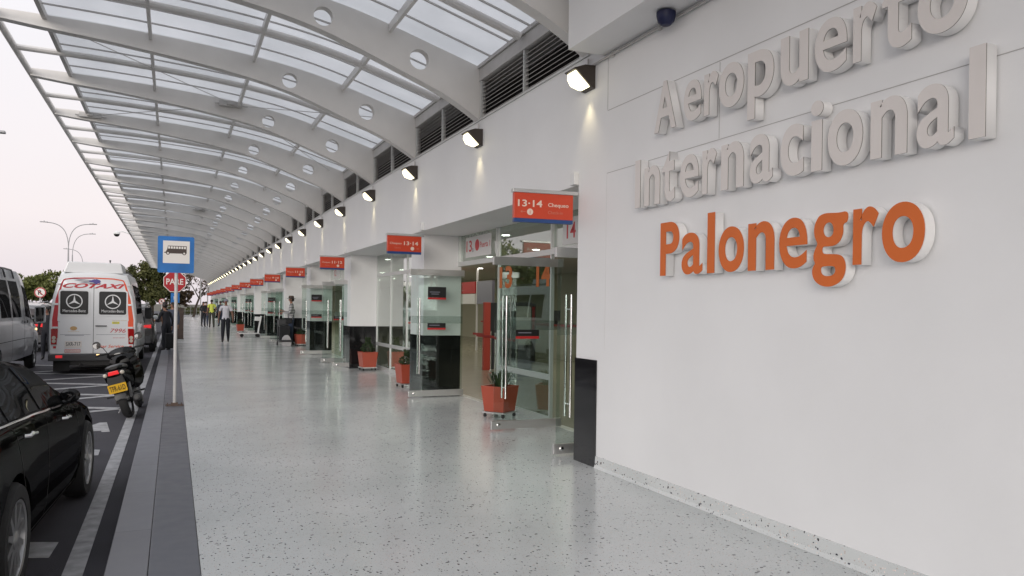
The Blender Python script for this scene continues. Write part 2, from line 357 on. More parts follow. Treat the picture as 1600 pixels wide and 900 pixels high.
def curve_mesh(cu, name, m, parent, T, loc=None):
    ob = bpy.data.objects.new('tmp', cu); COL.objects.link(ob)
    dg = bpy.context.evaluated_depsgraph_get(); dg.update()
    me = bpy.data.meshes.new_from_object(ob.evaluated_get(dg)); COL.objects.unlink(ob); bpy.data.objects.remove(ob)
    return me
def text_mesh(s, extr=.001, off=0, shear=0, res=4):
    cu = bpy.data.curves.new('txt', 'FONT'); cu.body = s; cu.size = 1; cu.extrude = extr; cu.offset = off; cu.shear = shear; cu.resolution_u = res
    return curve_mesh(cu, 't', None, None, None)
def fit(me, u0, u1, v0, v1, depth=None):
    """scale a text mesh so that its bounding box is u0..u1 by v0..v1 (local x, y)"""
    xs = [v.co.x for v in me.vertices]; ys = [v.co.y for v in me.vertices]; zs = [v.co.z for v in me.vertices]
    a, b, c, d = min(xs), max(xs), min(ys), max(ys); z0, z1 = min(zs), max(zs)
    for v in me.vertices:
        v.co.x = u0 + (v.co.x - a) / max(b - a, 1e-6) * (u1 - u0); v.co.y = v0 + (v.co.y - c) / max(d - c, 1e-6) * (v1 - v0)
        if depth is not None: v.co.z = (v.co.z - z0) / max(z1 - z0, 1e-6) * depth
    return me
# frames: local (u right, v up, n towards the viewer) -> world
def frame(origin, u, v):
    u = Vector(u).normalized(); v = Vector(v).normalized(); n = u.cross(v)
    T = Matrix(((u.x, v.x, n.x, origin[0]), (u.y, v.y, n.y, origin[1]), (u.z, v.z, n.z, origin[2]), (0, 0, 0, 1))); return T
def put_text(s, name, m, parent, T, u0, u1, v0, v1, depth=.002, off=0, shear=0, world=False):
    me = fit(text_mesh(s, off=off, shear=shear), u0, u1, v0, v1, depth); me.transform(T)
    if world and parent is not None: me.transform(Matrix.Translation(-Vector(WP.get(parent.name, (0, 0, 0)))))
    me.materials.clear(); me.materials.append(M[m]); me.name = name
    o = bpy.data.objects.new(name, me); COL.objects.link(o)
    if parent is not None: o.parent = parent
    return o
def rrect(u0, u1, v0, v1, r, n=4):
    p = []
    for cx, cy, a in ((u1 - r, v1 - r, 0), (u0 + r, v1 - r, 90), (u0 + r, v0 + r, 180), (u1 - r, v0 + r, 270)):
        for k in range(n + 1): t = R(a + 90 * k / n); p.append((cx + r * math.cos(t), cy + r * math.sin(t)))
    return p
def disc(cu, cv, r, n=24, r2=None, a0=0, a1=360):
    return [(cu + r * math.cos(R(a0 + (a1 - a0) * k / n)), cv + (r2 or r) * math.sin(R(a0 + (a1 - a0) * k / n))) for k in range(n)]
def plate(mb, T, pts, d0, d1, mi=0): mb.prism([(p[0], p[1]) for p in pts], d0, d1, 'z', mi, T); return mb
def ring(mb, T, c, r0, r1, d0, d1, mi=0, n=28):
    v = []; 
    for d in (d0, d1):
        for r in (r0, r1): v += [(c[0] + r * math.cos(2 * math.pi * k / n), c[1] + r * math.sin(2 * math.pi * k / n), d) for k in range(n)]
    f = []
    for k in range(n):
        j = (k + 1) % n; f += [(k, j, n + j, n + k), (2 * n + k, 3 * n + k, 3 * n + j, 2 * n + j), (k, 2 * n + k, 2 * n + j, j), (n + k, n + j, 3 * n + j, 3 * n + k)]
    return mb.add(v, f, mi, T)
ORD = ['first', 'second', 'third', 'fourth', 'fifth', 'sixth', 'seventh', 'eighth', 'ninth', 'tenth', 'eleventh', 'twelfth', 'thirteenth', 'fourteenth',
       'fifteenth', 'sixteenth', 'seventeenth', 'eighteenth', 'nineteenth', 'twentieth', 'twenty-first', 'twenty-second', 'twenty-third', 'twenty-fourth',
       'twenty-fifth', 'twenty-sixth', 'twenty-seventh', 'twenty-eighth', 'twenty-ninth', 'thirtieth']
def bool_diff(o, cutters):
    for c in cutters:
        md = o.modifiers.new('b', 'BOOLEAN'); md.operation = 'DIFFERENCE'; md.object = c; md.solver = 'EXACT'
    dg = bpy.context.evaluated_depsgraph_get(); dg.update()
    me = bpy.data.meshes.new_from_object(o.evaluated_get(dg)); o.modifiers.clear(); o.data = me
    for c in cutters: bpy.data.objects.remove(c)

# ------------------------------------------------------------------ setting: ground, road, kerb, pavement
G = -.13
XW, XP, XG = 3.93, 4.15, 4.85      # upper wall face, pillar faces, glass line
YEND = 100.5
def sheet(name, x0, x1, y0, y1, z, m, thick=.3):
    return tag(MB().box(x0, x1, y0, y1, z - thick, z).build(name, m), kind='structure')
sheet('ground', -1500, 1500, -400, 2500, G - .02, 'ground', .2)
sheet('road', -9.4, -.36, -25, 190, G, 'asphalt', .012)
sheet('grass_verge', -13, -9.56, -25, 200, G + .06, 'grass', .07)
tag(MB().box(-9.55, -9.4, -25, 190, G - .01, G + .12).build('kerb', 'paving'), kind='structure')
sheet('parking_area', -45, -13, -25, 200, G - .004, 'asphalt', .01)
sheet('terrazzo_pavement', .172, 4.83, -34, YEND, 0, 'terrazzo', .25)
tag(MB().box(-.355, -.1215, -34, YEND, -.2, 0).build('light_kerb_stone', 'kerb1', bevel=.006), kind='structure')
tag(MB().box(-.118, .169, -34, YEND, -.2, -.001).build('dark_kerb_stone', 'kerb2', bevel=.004), kind='structure')
tag(MB().box(-.3, .2, -34, YEND, -.24, -.012).build('kerb_bed', 'groove'), kind='structure')
sheet('far_pavement', -.355, 12, YEND + .02, 130, -.01, 'paving', .2)
# painted markings
mk = MB(); mk.box(-.625, -.505, -10, 120, G + .001, G + .005); tag(mk.build('edge_line', 'paint'), kind='structure')
mk = MB()
def stroke(p, q, wd, z0=G + .001, z1=G + .005):
    p = Vector(p); q = Vector(q); d = (q - p).normalized(); n = Vector((-d.y, d.x)) * wd / 2
    mk.prism([tuple(p + n), tuple(q + n), tuple(q - n), tuple(p - n)], z0, z1, 'z')
for ax, ay in ((-.80, 14.06), (-.98, 16.1), (-1.15, 18.2), (-1.2, 20.6), (-1.2, 23.2)):
    stroke((ax, ay + .05), (ax - 2.35, ay + 1.25), .17); stroke((ax, ay - .05), (ax - 2.35, ay - 1.55), .17, G + .0055, G + .009)
tag(mk.build('zigzag_marking', 'paint'), kind='structure')
mk = MB()
mk.prism([(-.953, 12.49), (-.859, 12.50), (-.760, 11.595), (-.854, 11.59), (-.874, 11.705), (-1.10, 11.72), (-1.13, 11.62), (-1.24, 11.62)], G + .001, G + .005, 'z')
mk.prism([(-1.30, 10.26), (-.892, 10.246), (-.766, 10.188), (-.757, 9.842), (-.851, 9.845), (-1.25, 9.85)], G + .001, G + .005, 'z')
mk.prism([(-1.5, 6.45), (-.94, 6.438), (-.735, 6.359), (-.749, 6.0), (-.883, 6.052), (-1.5, 6.05)], G + .001, G + .005, 'z')
tag(mk.build('painted_letter', 'paint'), kind='structure')

# ------------------------------------------------------------------ terminal building
B = empty('terminal_building', (XW, 0, 0), 0, 'long white airport terminal wall with black granite bases, glass doors and louvres', 'building')
PY = [13.4 + 6.3 * i for i in range(14)]           # near faces of the pillars
MB().box(XW, XW + .92, -34, 7.2, 0, 4.24).build('letter_wall', 'wall', B, world=True)
MB().box(XW, XW + 1.3, 7.2, YEND, 2.92, 4.2405).build('upper_wall', 'wall', B, world=True)
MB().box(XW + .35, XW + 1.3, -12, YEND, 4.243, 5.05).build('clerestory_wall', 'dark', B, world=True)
MB().box(XW - .012, XW + .9, 6.76, 7.21, 0, 1.087).build('granite_base', 'granite', B, world=True)
sk = MB(); sk.prism([(XW, 0), (XW - .028, 0.001), (XW - .014, .03), (XW - .010, .115), (XW, .12)], -12, 6.757, 'y'); sk.build('terrazzo_skirting', 'terrazzo', B, world=True)
sj = MB()
sj.box(XW - .002, XW + .01, -2, 6.62, 3.578, 3.584); sj.box(XW - .002, XW + .01, 6.617, 6.623, 3.59, 4.10)
sj.box(XW - .002, XW + .01, -2, 6.62, 2.955, 2.960); sj.box(XW - .002, XW + .01, 4.9, 4.905, 2.965, 3.57); sj.box(XW - .002, XW + .01, 2.3, 2.305, 2.965, 3.57)
sj.build('panel_joint', 'seam', B, world=True)
sj = MB(); sj.box(XW - .0015, XW + .01, 6.617, 6.621, 1.2, 2.95); sj.build('panel_joint', mat('faint_joint', (.62, .61, .60), .7), B, world=True)
gt = MB(); gt.box(XW - .02, XW + .35, 7.0, YEND, 4.80, 4.97); gt.box(XW - .045, XW + .3, 7.0, YEND, 4.975, 5.02); gt.build('gutter_fascia', 'trim', B, world=True)
MB().box(XW - .018, XW + .02, 7.0, YEND, 4.243, 4.268).build('louvre_sill', 'aluwhite', B, world=True)
# box beam over the letters
bb = MB(); bb.box(3.52, XW - .002, -34, 6.7, 4.15, 6.0); bb.build('concrete_box_beam', 'wall', B, world=True)
MB().box(XW - .001, XW + .9, -34, 7.0, 4.245, 6.2).build('upper_letter_wall', 'wall', B, world=True)
# louvres
def louvre(y0, y1):
    sl = MB(); n = 9
    for k in range(n):
        z = 4.29 + k * .055
        sl.add([(XW + .005, y, zz) for y in (y0, y1) for zz in (z, z + .006)] + [(XW + .06, y, zz) for y in (y0, y1) for zz in (z + .035, z + .041)],
               [(0, 1, 3, 2), (4, 6, 7, 5), (0, 4, 5, 1), (2, 3, 7, 6), (0, 2, 6, 4), (1, 5, 7, 3)])
    p = sl.build('louvre', 'slat', B, world=True)
    for a, b in ((y0, y0 + .035), ((y0 + y1) / 2 - .015, (y0 + y1) / 2 + .015), (y1 - .035, y1)):
        f = MB().box(XW - .012, XW + .05, a, b, 4.27, 4.795).build('frame_post', 'aluwhite', p); f.location = (-XW, 0, 0)
    return p
for i in range(0, 30):
    y = 7.05 + 3.15 * i
    louvre(y + .12, y + 3.15 - .10)

# pillars
def pillar(y):
    p = MB().box(XP, XG + .02, y, y + .8, 1.087, 2.919).build('pillar', 'wall', B, world=True)
    b = MB().box(XP - .006, XG + .02, y - .006, y + .806, 0, 1.086).build('granite_base', 'granite', p); b.location = (-XW, 0, 0)
for y in PY: pillar(y)
MB().box(XP, XG + .02, YEND - .4, YEND, 0, 2.919).build('end_pillar', 'wall', B, world=True)

# frames and glass
def window(y0, y1, panes, door=False, low=True):
    """fixed glazing from y0 to y1 on the glass line with posts at panes"""
    fr = MB(); t = .024
    ys = [y0] + panes + [y1]
    for y in ys: fr.box(XG - t, XG + t, y - .02, y + .02, .0, 2.915)
    for a, b in zip(ys, ys[1:]):
        fr.box(XG - t + .004, XG + t - .004, a + .022, b - .022, 2.36, 2.44)
        fr.box(XG - t + .004, XG + t - .004, a + .022, b - .022, .60, .68); fr.box(XG - t + .004, XG + t - .004, a + .022, b - .022, .0, .09)
    w_ = fr.build('window', 'aluwhite', B, world=True)
    g = MB().box(XG - .005, XG + .005, y0, y1, .09, 2.915).build('pane', 'winglass', w_); g.location = (-XW, 0, 0)
    return w_
def transom(y0, y1):
    fr = MB(); t = .045
    fr.box(XG - t, XG + t, y0, y1, 2.36, 2.44); fr.box(XG - t, XG + t, y0, y0 + .03, 2.44, 2.915); fr.box(XG - t, XG + t, y1 - .03, y1, 2.44, 2.915)
    w_ = fr.build('transom', 'aluwhite', B, world=True)
    g = MB().box(XG - .005, XG + .005, y0, y1, 2.44, 2.915).build('pane', 'winglass', w_); g.location = (-XW, 0, 0)
    th = MB().box(XG - .06, XG + .06, y0, y1, 0.0, .006).build('threshold', 'alu', B, world=True)
def leaf(y, first=[None]):
    """an open frameless glass door leaf standing square to the wall at y"""
    if first[0] is None:
        g = MB().box(3.835, XG - .05, -.005, .005, .13, 2.165).build('door_leaf', 'glass', B, loc=(-XW, y, 0))
        MB().box(3.80, XG - .03, -.022, .022, 2.165, 2.275).build('top_rail', 'alu', g, bevel=.004)
        MB().box(3.80, XG - .03, -.022, .022, .018, .128).build('bottom_rail', 'alu', g, bevel=.004)
        lk = MB(); lk.lathe([(.026, 0), (.026, .006), (.018, .010), (0, .011)], 16, T=frame((3.90, -.022, .075), (1, 0, 0), (0, 0, 1))); lk.build('lock', 'steel', g, smooth=True)
        for s in (-1, 1):
            h = MB(); h.tube([(3.975, s * .06, .42), (3.975, s * .06, 1.76)], .014, 12)
            for z in (.56, 1.60): h.tube([(3.975, s * .006, z), (3.975, s * .06, z)], .009, 8)
            h.build('handle', 'steel', g, smooth=True)
        MB().box(3.84, XG - .055, .0052, .0075, 1.315, 1.445).build('frosted_band', 'frost', g)
        for z0, z1 in ((1.20, 1.32), (1.74, 1.965)):
            st = MB(); T = frame((0, -.0052, 0), (1, 0, 0), (0, 0, 1)); plate(st, T, [(4.135, z0 + .035), (4.475, z0 + .035), (4.475, z1), (4.135, z1)], 0, .002)
            sp = st.build('notice', 'black', g)
            st = MB(); plate(st, T, [(4.135, z0), (4.475, z0), (4.475, z0 + .034), (4.135, z0 + .034)], 0, .002); st.build('red_edge', 'redbelt', sp)
            st = MB(); zc = (z0 + z1) / 2 + .02
            for k in range(2 if z1 - z0 > .2 else 1): plate(st, T, [(4.17 + .03 * k, zc - .006 - .035 * k), (4.36 - .02 * k, zc - .006 - .035 * k), (4.36 - .02 * k, zc + .006 - .035 * k), (4.17 + .03 * k, zc + .006 - .035 * k)], .0025, .0035)
            st.build('printed_line', 'decalgrey', sp)
        first[0] = g; return g
    c = copy_tree(first[0], B); c.location = (-XW, y, 0); return c
for i, P in enumerate(PY):
    e0 = PY[i - 1] + .8 if i else 7.2
    if i % 2 == 0:
        leaf(P - .3)
        for yy_, nn in ((P - 4.15, 1), (P - 5.93, 2)):
            lf = leaf(yy_); nt_ = [k for k in KIDS(lf) if k.name.startswith('notice')]
            for k in (nt_[1:] if nn == 1 else nt_):
                for k2 in KIDS(k): bpy.data.objects.remove(k2)
                bpy.data.objects.remove(k)
        window(P - 3.78, P - 1.87, []); transom(P - 1.845, P); transom(e0, P - 3.805)
    else:
        window(e0 + .02, P - .02, [P - 4.25, P - 2.82, P - 1.40])
window(PY[-1] + .82, YEND - .42, [PY[-1] + 2.5])
# numbers and notices on the glass
def wallT(x): return frame((x, 0, 0), (0, -1, 0), (0, 0, 1))      # reads from high Y to low Y, faces -X
Tg = wallT(XG - .006)
for s, a, b in (('13', -11.50, -11.0), ('14', -10.12, -9.66)):
    put_text(s, 'orange_numeral', 'orange', B, Tg, a, b, 1.92, 2.27, .002, off=.03, world=True)
nb = MB(); plate(nb, Tg, [(-13.1, 2.50), (-11.87, 2.50), (-11.87, 2.86), (-13.1, 2.86)], .001, .005); nb = nb.build('door_number_notice', 'poster', B, world=True)
T2 = wallT(XG - .0115); T2l = Matrix.Translation((-XW, 0, 0)) @ T2
put_text('13', 'numeral', 'decalred', nb, T2l, -13.05, -12.78, 2.60, 2.80, .002, off=.01)
put_text('B', 'numeral', 'decalgrey', nb, T2l, -12.76, -12.70, 2.59, 2.66, .002)
pl = MB(); plate(pl, T2l, disc(-12.52, 2.70, .10), 0, .002); pl.build('round_symbol', 'decalred', nb)
put_text('Puerta 1', 'word', 'decalred', nb, T2l, -12.38, -11.93, 2.645, 2.745, .002)
nb = MB(); plate(nb, Tg, [(-9.30, 2.47), (-8.55, 2.47), (-8.55, 2.83), (-9.30, 2.83)], .001, .005); nb = nb.build('door_number_notice', 'poster', B, world=True)
put_text('14', 'numeral', 'decalred', nb, T2l, -9.18, -8.93, 2.55, 2.76, .002, off=.01)
put_text('NATIO', 'frosted_word', 'frost', B, Tg, -13.0, -12.0, 2.865, 2.905, .001, world=True)
nb = MB(); plate(nb, Tg, [(-25.6, 2.50), (-24.6, 2.50), (-24.6, 2.86), (-25.6, 2.86)], .001, .005); nb = nb.build('door_number_notice', 'poster', B, world=True)
put_text('12', 'numeral', 'decalred', nb, T2l, -25.5, -25.2, 2.58, 2.78, .002)

# conduit along the top of the wall
cd = MB(); cd.tube([(XW - .02, 7.0, 4.06), (XW - .02, 6.9, 4.11), (XW - .02, -6, 4.11)], .010, 8)
for k in range(12): cd.box(XW - .032, XW, 6.5 - k * .8, 6.53 - k * .8, 4.085, 4.125)
cd.build('cable_conduit', 'trim', B, world=True)
dm = MB(); dm.lathe([(0, -.085), (.04, -.08), (.07, -.05), (.082, 0), (.082, .03), (.05, .045)], 24); dm = dm.build('dome_camera', ['navy'], loc=(3.80, 5.46, 4.105), smooth=True)
tag(dm, 'dark blue dome camera under the box beam above the lettering', 'dome camera')

# ------------------------------------------------------------------ check-in hall seen through the glass
hl = MB(); hl.box(XW + 1.31, 15, -2, YEND, 3.1, 3.3); hl.build('hall_ceiling', 'hallceil', B, world=True)
MB().box(15, 15.2, -2, YEND, 0, 3.3).build('hall_back_wall', 'hall', B, world=True)
MB().box(XG + .05, 15, -2.2, -2, 0, 3.3).build('hall_side_wall', 'hall', B, world=True)
MB().box(XG + .05, 15, YEND - .2, YEND, 0, 3.3).build('hall_end_wall', 'hall', B, world=True)
tag(MB().box(4.832, 15, -2, YEND - .2, -.25, .0).build('hall_floor', 'hallfloor'), kind='structure')
dl = MB()
for x in (6.2, 8.4, 10.6):
    for k in range(14): dl.lathe([(.09, 0), (.09, -.012), (0, -.012)], 12, T=Matrix.Translation((x, 5 + 3.15 * k, 3.1)))
dl = dl.build('downlights', 'down', B, world=True)
for yy, ll in ((14, 16), (36, 24), (68, 36)):
    a = bpy.data.lights.new('hall_light', 'AREA'); a.shape = 'RECTANGLE'; a.size = 4; a.size_y = ll; a.energy = 9.0 * ll; a.color = (1, .95, .82)
    ao = bpy.data.objects.new('hall_light', a); COL.objects.link(ao); ao.location = (9, yy, 3.05)
for k, (yy, cx) in enumerate(((18.5, 11.5), (22.5, 11.5), (26.5, 11.5))):
    c = empty('check_in_counter', (cx, yy, 0), 0, f'beige check-in counter with red top inside the hall, {ORD[k]} behind the glass', 'counter', 'check-in counters inside the hall')
    MB().box(-.35, .35, -1.6, 1.6, 0, 1.05).build('counter_body', 'counter', c, bevel=.01)
    MB().box(-.42, .42, -1.65, 1.65, 1.05, 1.10).build('counter_top', 'redbelt', c)
    sc = MB(); sc.box(-.03, .03, -.25, .25, 1.22, 1.55); sc.box(-.05, .05, -.03, .03, 1.1, 1.24); sc.build('screen', 'black', c)
bd = empty('information_board', (10.5, 27.1, 0), 0, 'red and white board hanging above the counters inside the hall', 'board')
MB().box(-.05, .05, .1, 1.6, 2.15, 2.60).build('red_panel', 'redbelt', bd)
MB().box(-.05, .05, .1, 1.6, 1.75, 2.13).build('white_panel', 'poster', bd)
MB().box(-.05, .05, -1.6, -.1, 1.75, 2.60).build('dark_panel', 'decalgrey', bd)
MB().box(-.03, .03, -.03, .03, 0, 3.1).build('post', 'poster', bd)
for k, (px, py) in enumerate(((7.2, 17.3), (7.6, 18.6), (8.4, 19.6), (7.0, 15.6))):
    q = empty('queue_post', (px, py, 0), 0, f'queue barrier post with red belt inside the hall, {ORD[k]} from the glass door', 'queue post', 'queue barrier posts in the hall')
    MB().lathe([(.17, 0), (.17, .02), (.03, .04), (.03, .95), (.035, 1.0), (0, 1.0)], 16).build('stand', 'steel', q, smooth=True)
    MB().box(-.004, .004, 0, 1.3, .86, .92).build('belt', 'redbelt', q)
rp = MB(); rp.box(-.09, .09, -.05, .05, 0, 1.75); rp = rp.build('red_totem', 'postred', loc=(7.4, 18.4, 0), bevel=.01); tag(rp, 'tall narrow red totem standing inside the hall by the first doors', 'totem')

for k, (px, py, c1, lab) in enumerate(((8.0, 18.9, 'postred', 'grey kiosk with a red poster seen through the window under the number 13'), (7.4, 16.5, 'poster', 'grey kiosk with a white poster seen through the window under the number 14'), (9.6, 20.9, 'redbelt', 'kiosk with a red panel deep inside the hall behind the nearest window'))):
    q = empty('ticket_kiosk', (px, py, 0), R(20), lab, 'kiosk', 'kiosks inside the hall')
    MB().box(-.30, .30, -.22, .22, 0, 1.75).build('cabinet', 'bumper', q, bevel=.02); MB().box(-.24, .24, -.228, -.221, .75, 1.65).build('poster', c1, q)
    MB().box(-.24, .24, -.227, -.221, .20, .68).build('lower_panel', 'decalgrey', q)
# ------------------------------------------------------------------ canopy
CN = empty('canopy', (XW, 0, 0), 0, 'long curved canopy of white beams and translucent roof sheets over the pavement', 'canopy')
TOP = [(-2.45, 5.885), (-1.8, 5.875), (-1.1, 5.855), (-.38, 5.82), (.4, 5.765), (1.16, 5.69), (1.735, 5.605), (2.24, 5.50), (2.64, 5.39), (3.03, 5.27), (3.5, 5.13), (4.02, 4.97)]
BOT = [(-2.45, 5.76), (-1.8, 5.69), (-1.1, 5.635), (-.38, 5.555), (.4, 5.455), (1.16, 5.33), (1.735, 5.195), (2.3, 4.99), (2.8, 4.80), (3.474, 4.545), (3.95, 4.25)]
def crv(tab, x):
    if x <= tab[0][0]: return tab[0][1]
    for (a, b), (c, d) in zip(tab, tab[1:]):
        if x <= c: return b + (d - b) * (x - a) / (c - a)
    return tab[-1][1]
def smooth_tab(tab, n=40):
    x0, x1 = tab[0][0], tab[-1][0]; xs = [x0 + (x1 - x0) * i / n for i in range(n + 1)]
    ys = [crv(tab, x) for x in xs]
    for _ in range(3): ys = [ys[0]] + [(ys[i - 1] + 2 * ys[i] + ys[i + 1]) / 4 for i in range(1, n)] + [ys[-1]]
    return list(zip(xs, ys))
TOPS, BOTS = smooth_tab(TOP), smooth_tab(BOT)
def beam_mesh():
    cu = bpy.data.curves.new('beam', 'CURVE'); cu.dimensions = '2D'; cu.fill_mode = 'BOTH'; cu.extrude = .065
    outl = TOPS + [(4.02, 4.25)] + BOTS[::-1]
    for pts in (outl, disc(1.735, 5.362, .125, 32), disc(3.035, 4.987, .138, 32)):
        sp = cu.splines.new('POLY'); sp.points.add(len(pts) - 1)
        for p, q in zip(sp.points, pts): p.co = (q[0], q[1], 0, 1)
        sp.use_cyclic_u = True
    me = curve_mesh(cu, 'b', None, None, None)
    me.transform(Matrix.Rotation(R(90), 4, 'X')); me.transform(Matrix.Translation((-XW, 0, 0)))
    me.materials.clear(); me.materials.append(M['beam']); return me
bme = beam_mesh(); bme.name = 'beam'
# bottom flange plate, slightly wider than the web
fl = MB(); k = len(BOTS)
for (x0, z0), (x1, z1) in zip(BOTS, BOTS[1:]):
    fl.add([(x0 - XW, -.085, z0 - .014), (x0 - XW, .085, z0 - .014), (x1 - XW, .085, z1 - .014), (x1 - XW, -.085, z1 - .014),
            (x0 - XW, -.085, z0 - .002), (x0 - XW, .085, z0 - .002), (x1 - XW, .085, z1 - .002), (x1 - XW, -.085, z1 - .002)],
           [(0, 1, 2, 3), (4, 7, 6, 5), (0, 4, 5, 1), (2, 6, 7, 3), (1, 5, 6, 2), (0, 3, 7, 4)])
flo = fl.build('flange', 'beam'); flm = flo.data; bpy.data.objects.remove(flo)
tb = MB(); tb.tube([(x - XW, 0, z - .075) for x, z in TOPS[:-1]], .052, 10); tbo = tb.build('tube', 'pipe', smooth=True); tbm = tbo.data; bpy.data.objects.remove(tbo)
pn = MB(); tp = [(x, z) for x, z in TOPS if x >= -1.85]; tp[0] = (-1.8, crv(TOPS, -1.8))
vs = []; 
for x, z in tp: vs += [(x - XW, .01, z + .03), (x - XW, 3.14, z + .03), (x - XW, 3.14, z + .042), (x - XW, .01, z + .042)]
fs = []
for i in range(len(tp) - 1):
    a = 4 * i
    for j in range(4): fs.append((a + j, a + (j + 1) % 4, a + 4 + (j + 1) % 4, a + 4 + j))
fs += [(0, 1, 2, 3), tuple(4 * (len(tp) - 1) + j for j in (3, 2, 1, 0))]
pn.add(vs, fs); pno = pn.build('panel', 'panel', smooth=True); pnm = pno.data; bpy.data.objects.remove(pno)
sm = MB()
for j in range(5):
    yy = .12 + .63 * j
    if abs(yy - 1.575) < .1 or yy < .06: continue
    v = []; f = []
    for x, z in tp: v += [(x - XW, yy - .012, z + .006), (x - XW, yy + .012, z + .006), (x - XW, yy + .012, z + .028), (x - XW, yy - .012, z + .028)]
    for i in range(len(tp) - 1):
        a = 4 * i
        for q in range(4): f.append((a + q, a + (q + 1) % 4, a + 4 + (q + 1) % 4, a + 4 + q))
    sm.add(v, f)
smo = sm.build('seam', 'trim'); smm = smo.data; bpy.data.objects.remove(smo)
def inst(name, me, parent, loc):
    o = bpy.data.objects.new(name, me); COL.objects.link(o); o.parent = parent; o.location = loc; return o
for i in range(-13, 31):  # unseen bays behind the camera are extended back to dim the near wall
    y = 7.05 + 3.15 * i
    b = inst('beam', bme, CN, (0, y, 0)); inst('flange', flm, b, (0, 0, 0))
    if i < 30:
        inst('cross_tube', tbm, CN, (0, y + 1.575, 0)); p = inst('roof_sheet', pnm, CN, (0, y, 0)); inst('sheet_joint', smm, p, (0, 0, 0))
YC0, YC1 = 7.05 - 3.15 * 13, 7.05 + 3.15 * 30
for x in (-.38, 1.16, 2.62):
    z = crv(TOPS, x); MB().box(x - .025, x + .025, YC0, YC1, z - .10, z + .005).build('purlin', 'pipe', CN, world=True)
z = crv(TOPS, -1.8); MB().box(-1.84, -1.78, YC0, YC1, z - .07, z + .028).build('edge_bar', 'trim', CN, world=True)
eg = MB(); eg.tube([(-2.47, YC0, 5.83), (-2.47, YC1, 5.83)], .055, 12); eg.build('edge_tube', 'pipe', CN, smooth=True, world=True)
for y0 in (13.35, 32.25, 51.15, 70.05):
    for pts in ([(-1.75, y0, 5.80), (1.05, y0 + 3.15, 5.64), (3.6, y0 + 6.3, 5.0)], [(-1.75, y0 + 6.3, 5.80), (1.05, y0 + 3.15, 5.62), (3.9, y0, 4.95)]):
        cb = MB(); cb.tube(pts, .007, 6); cb.build('bracing_cable', 'trim', CN, world=True, smooth=True)
for (x, y) in ((1.0, 16.42), (-1.75, 19.57), (1.0, 35.3), (1.0, 54.2)):
    z = crv(TOPS, x); b = MB(); b.box(x - .22, x + .22, y - .09, y - .01 , z - .14, z - .04); b.box(x - .06, x + .06, y - .16, y - .09, z - .12, z - .05); b.tube([(x - .3, y - .06, z - .1), (x + .32, y - .06, z - .11)], .02, 8)
    b.build('cable_clamp', 'trim', CN, world=True, bevel=.005)

# ------------------------------------------------------------------ wall floodlights
def floodlight():
    r = empty('wall_floodlight', (XW, 0, 0))
    h = MB(); h.prism([(0, .135), (-.13, .13), (-.275, .075), (-.272, .06), (-.24, .055), (-.05, -.125), (0, -.135)], -.135, .135, 'y')
    h.build('housing', 'bronze', r, bevel=.008)
    T = Matrix.Translation((0, 0, 0))
    l = MB(); l.prism([(-.247, .056), (-.250, -.01), (-.205, -.085), (-.11, -.115), (-.058, -.118)], -.12, .12, 'y'); l.build('lens', 'lens', r, bevel=.012)
    c = MB(); c.tube([(-.03, .0, .13), (-.03, .0, .24)], .012, 8); c.build('mounting_arm', 'trim', r, smooth=True)
    return r
fl0 = floodlight(); fl0.scale = (.90, .80, .88)
for i in range(30):
    r = fl0 if i == 0 else copy_tree(fl0)
    r.location = (XW, 6.98 + 3.13 * i, 3.985)
    if i < 24:
        sl_ = bpy.data.lights.new('lamp_glow', 'SPOT'); sl_.energy = 5.5; sl_.spot_size = R(75); sl_.spot_blend = 1; sl_.color = (1, .84, .50); sl_.shadow_soft_size = .04
        so_ = bpy.data.objects.new('lamp_glow', sl_); COL.objects.link(so_); so_.location = (XW - .10, 6.98 + 3.13 * i, 3.83); so_.rotation_euler = (0, R(-6), 0)
    tag(r, f'lit bronze wall floodlight under the louvres, {ORD[i]} of the row from the big lettering', 'floodlight', 'floodlights along the terminal wall')

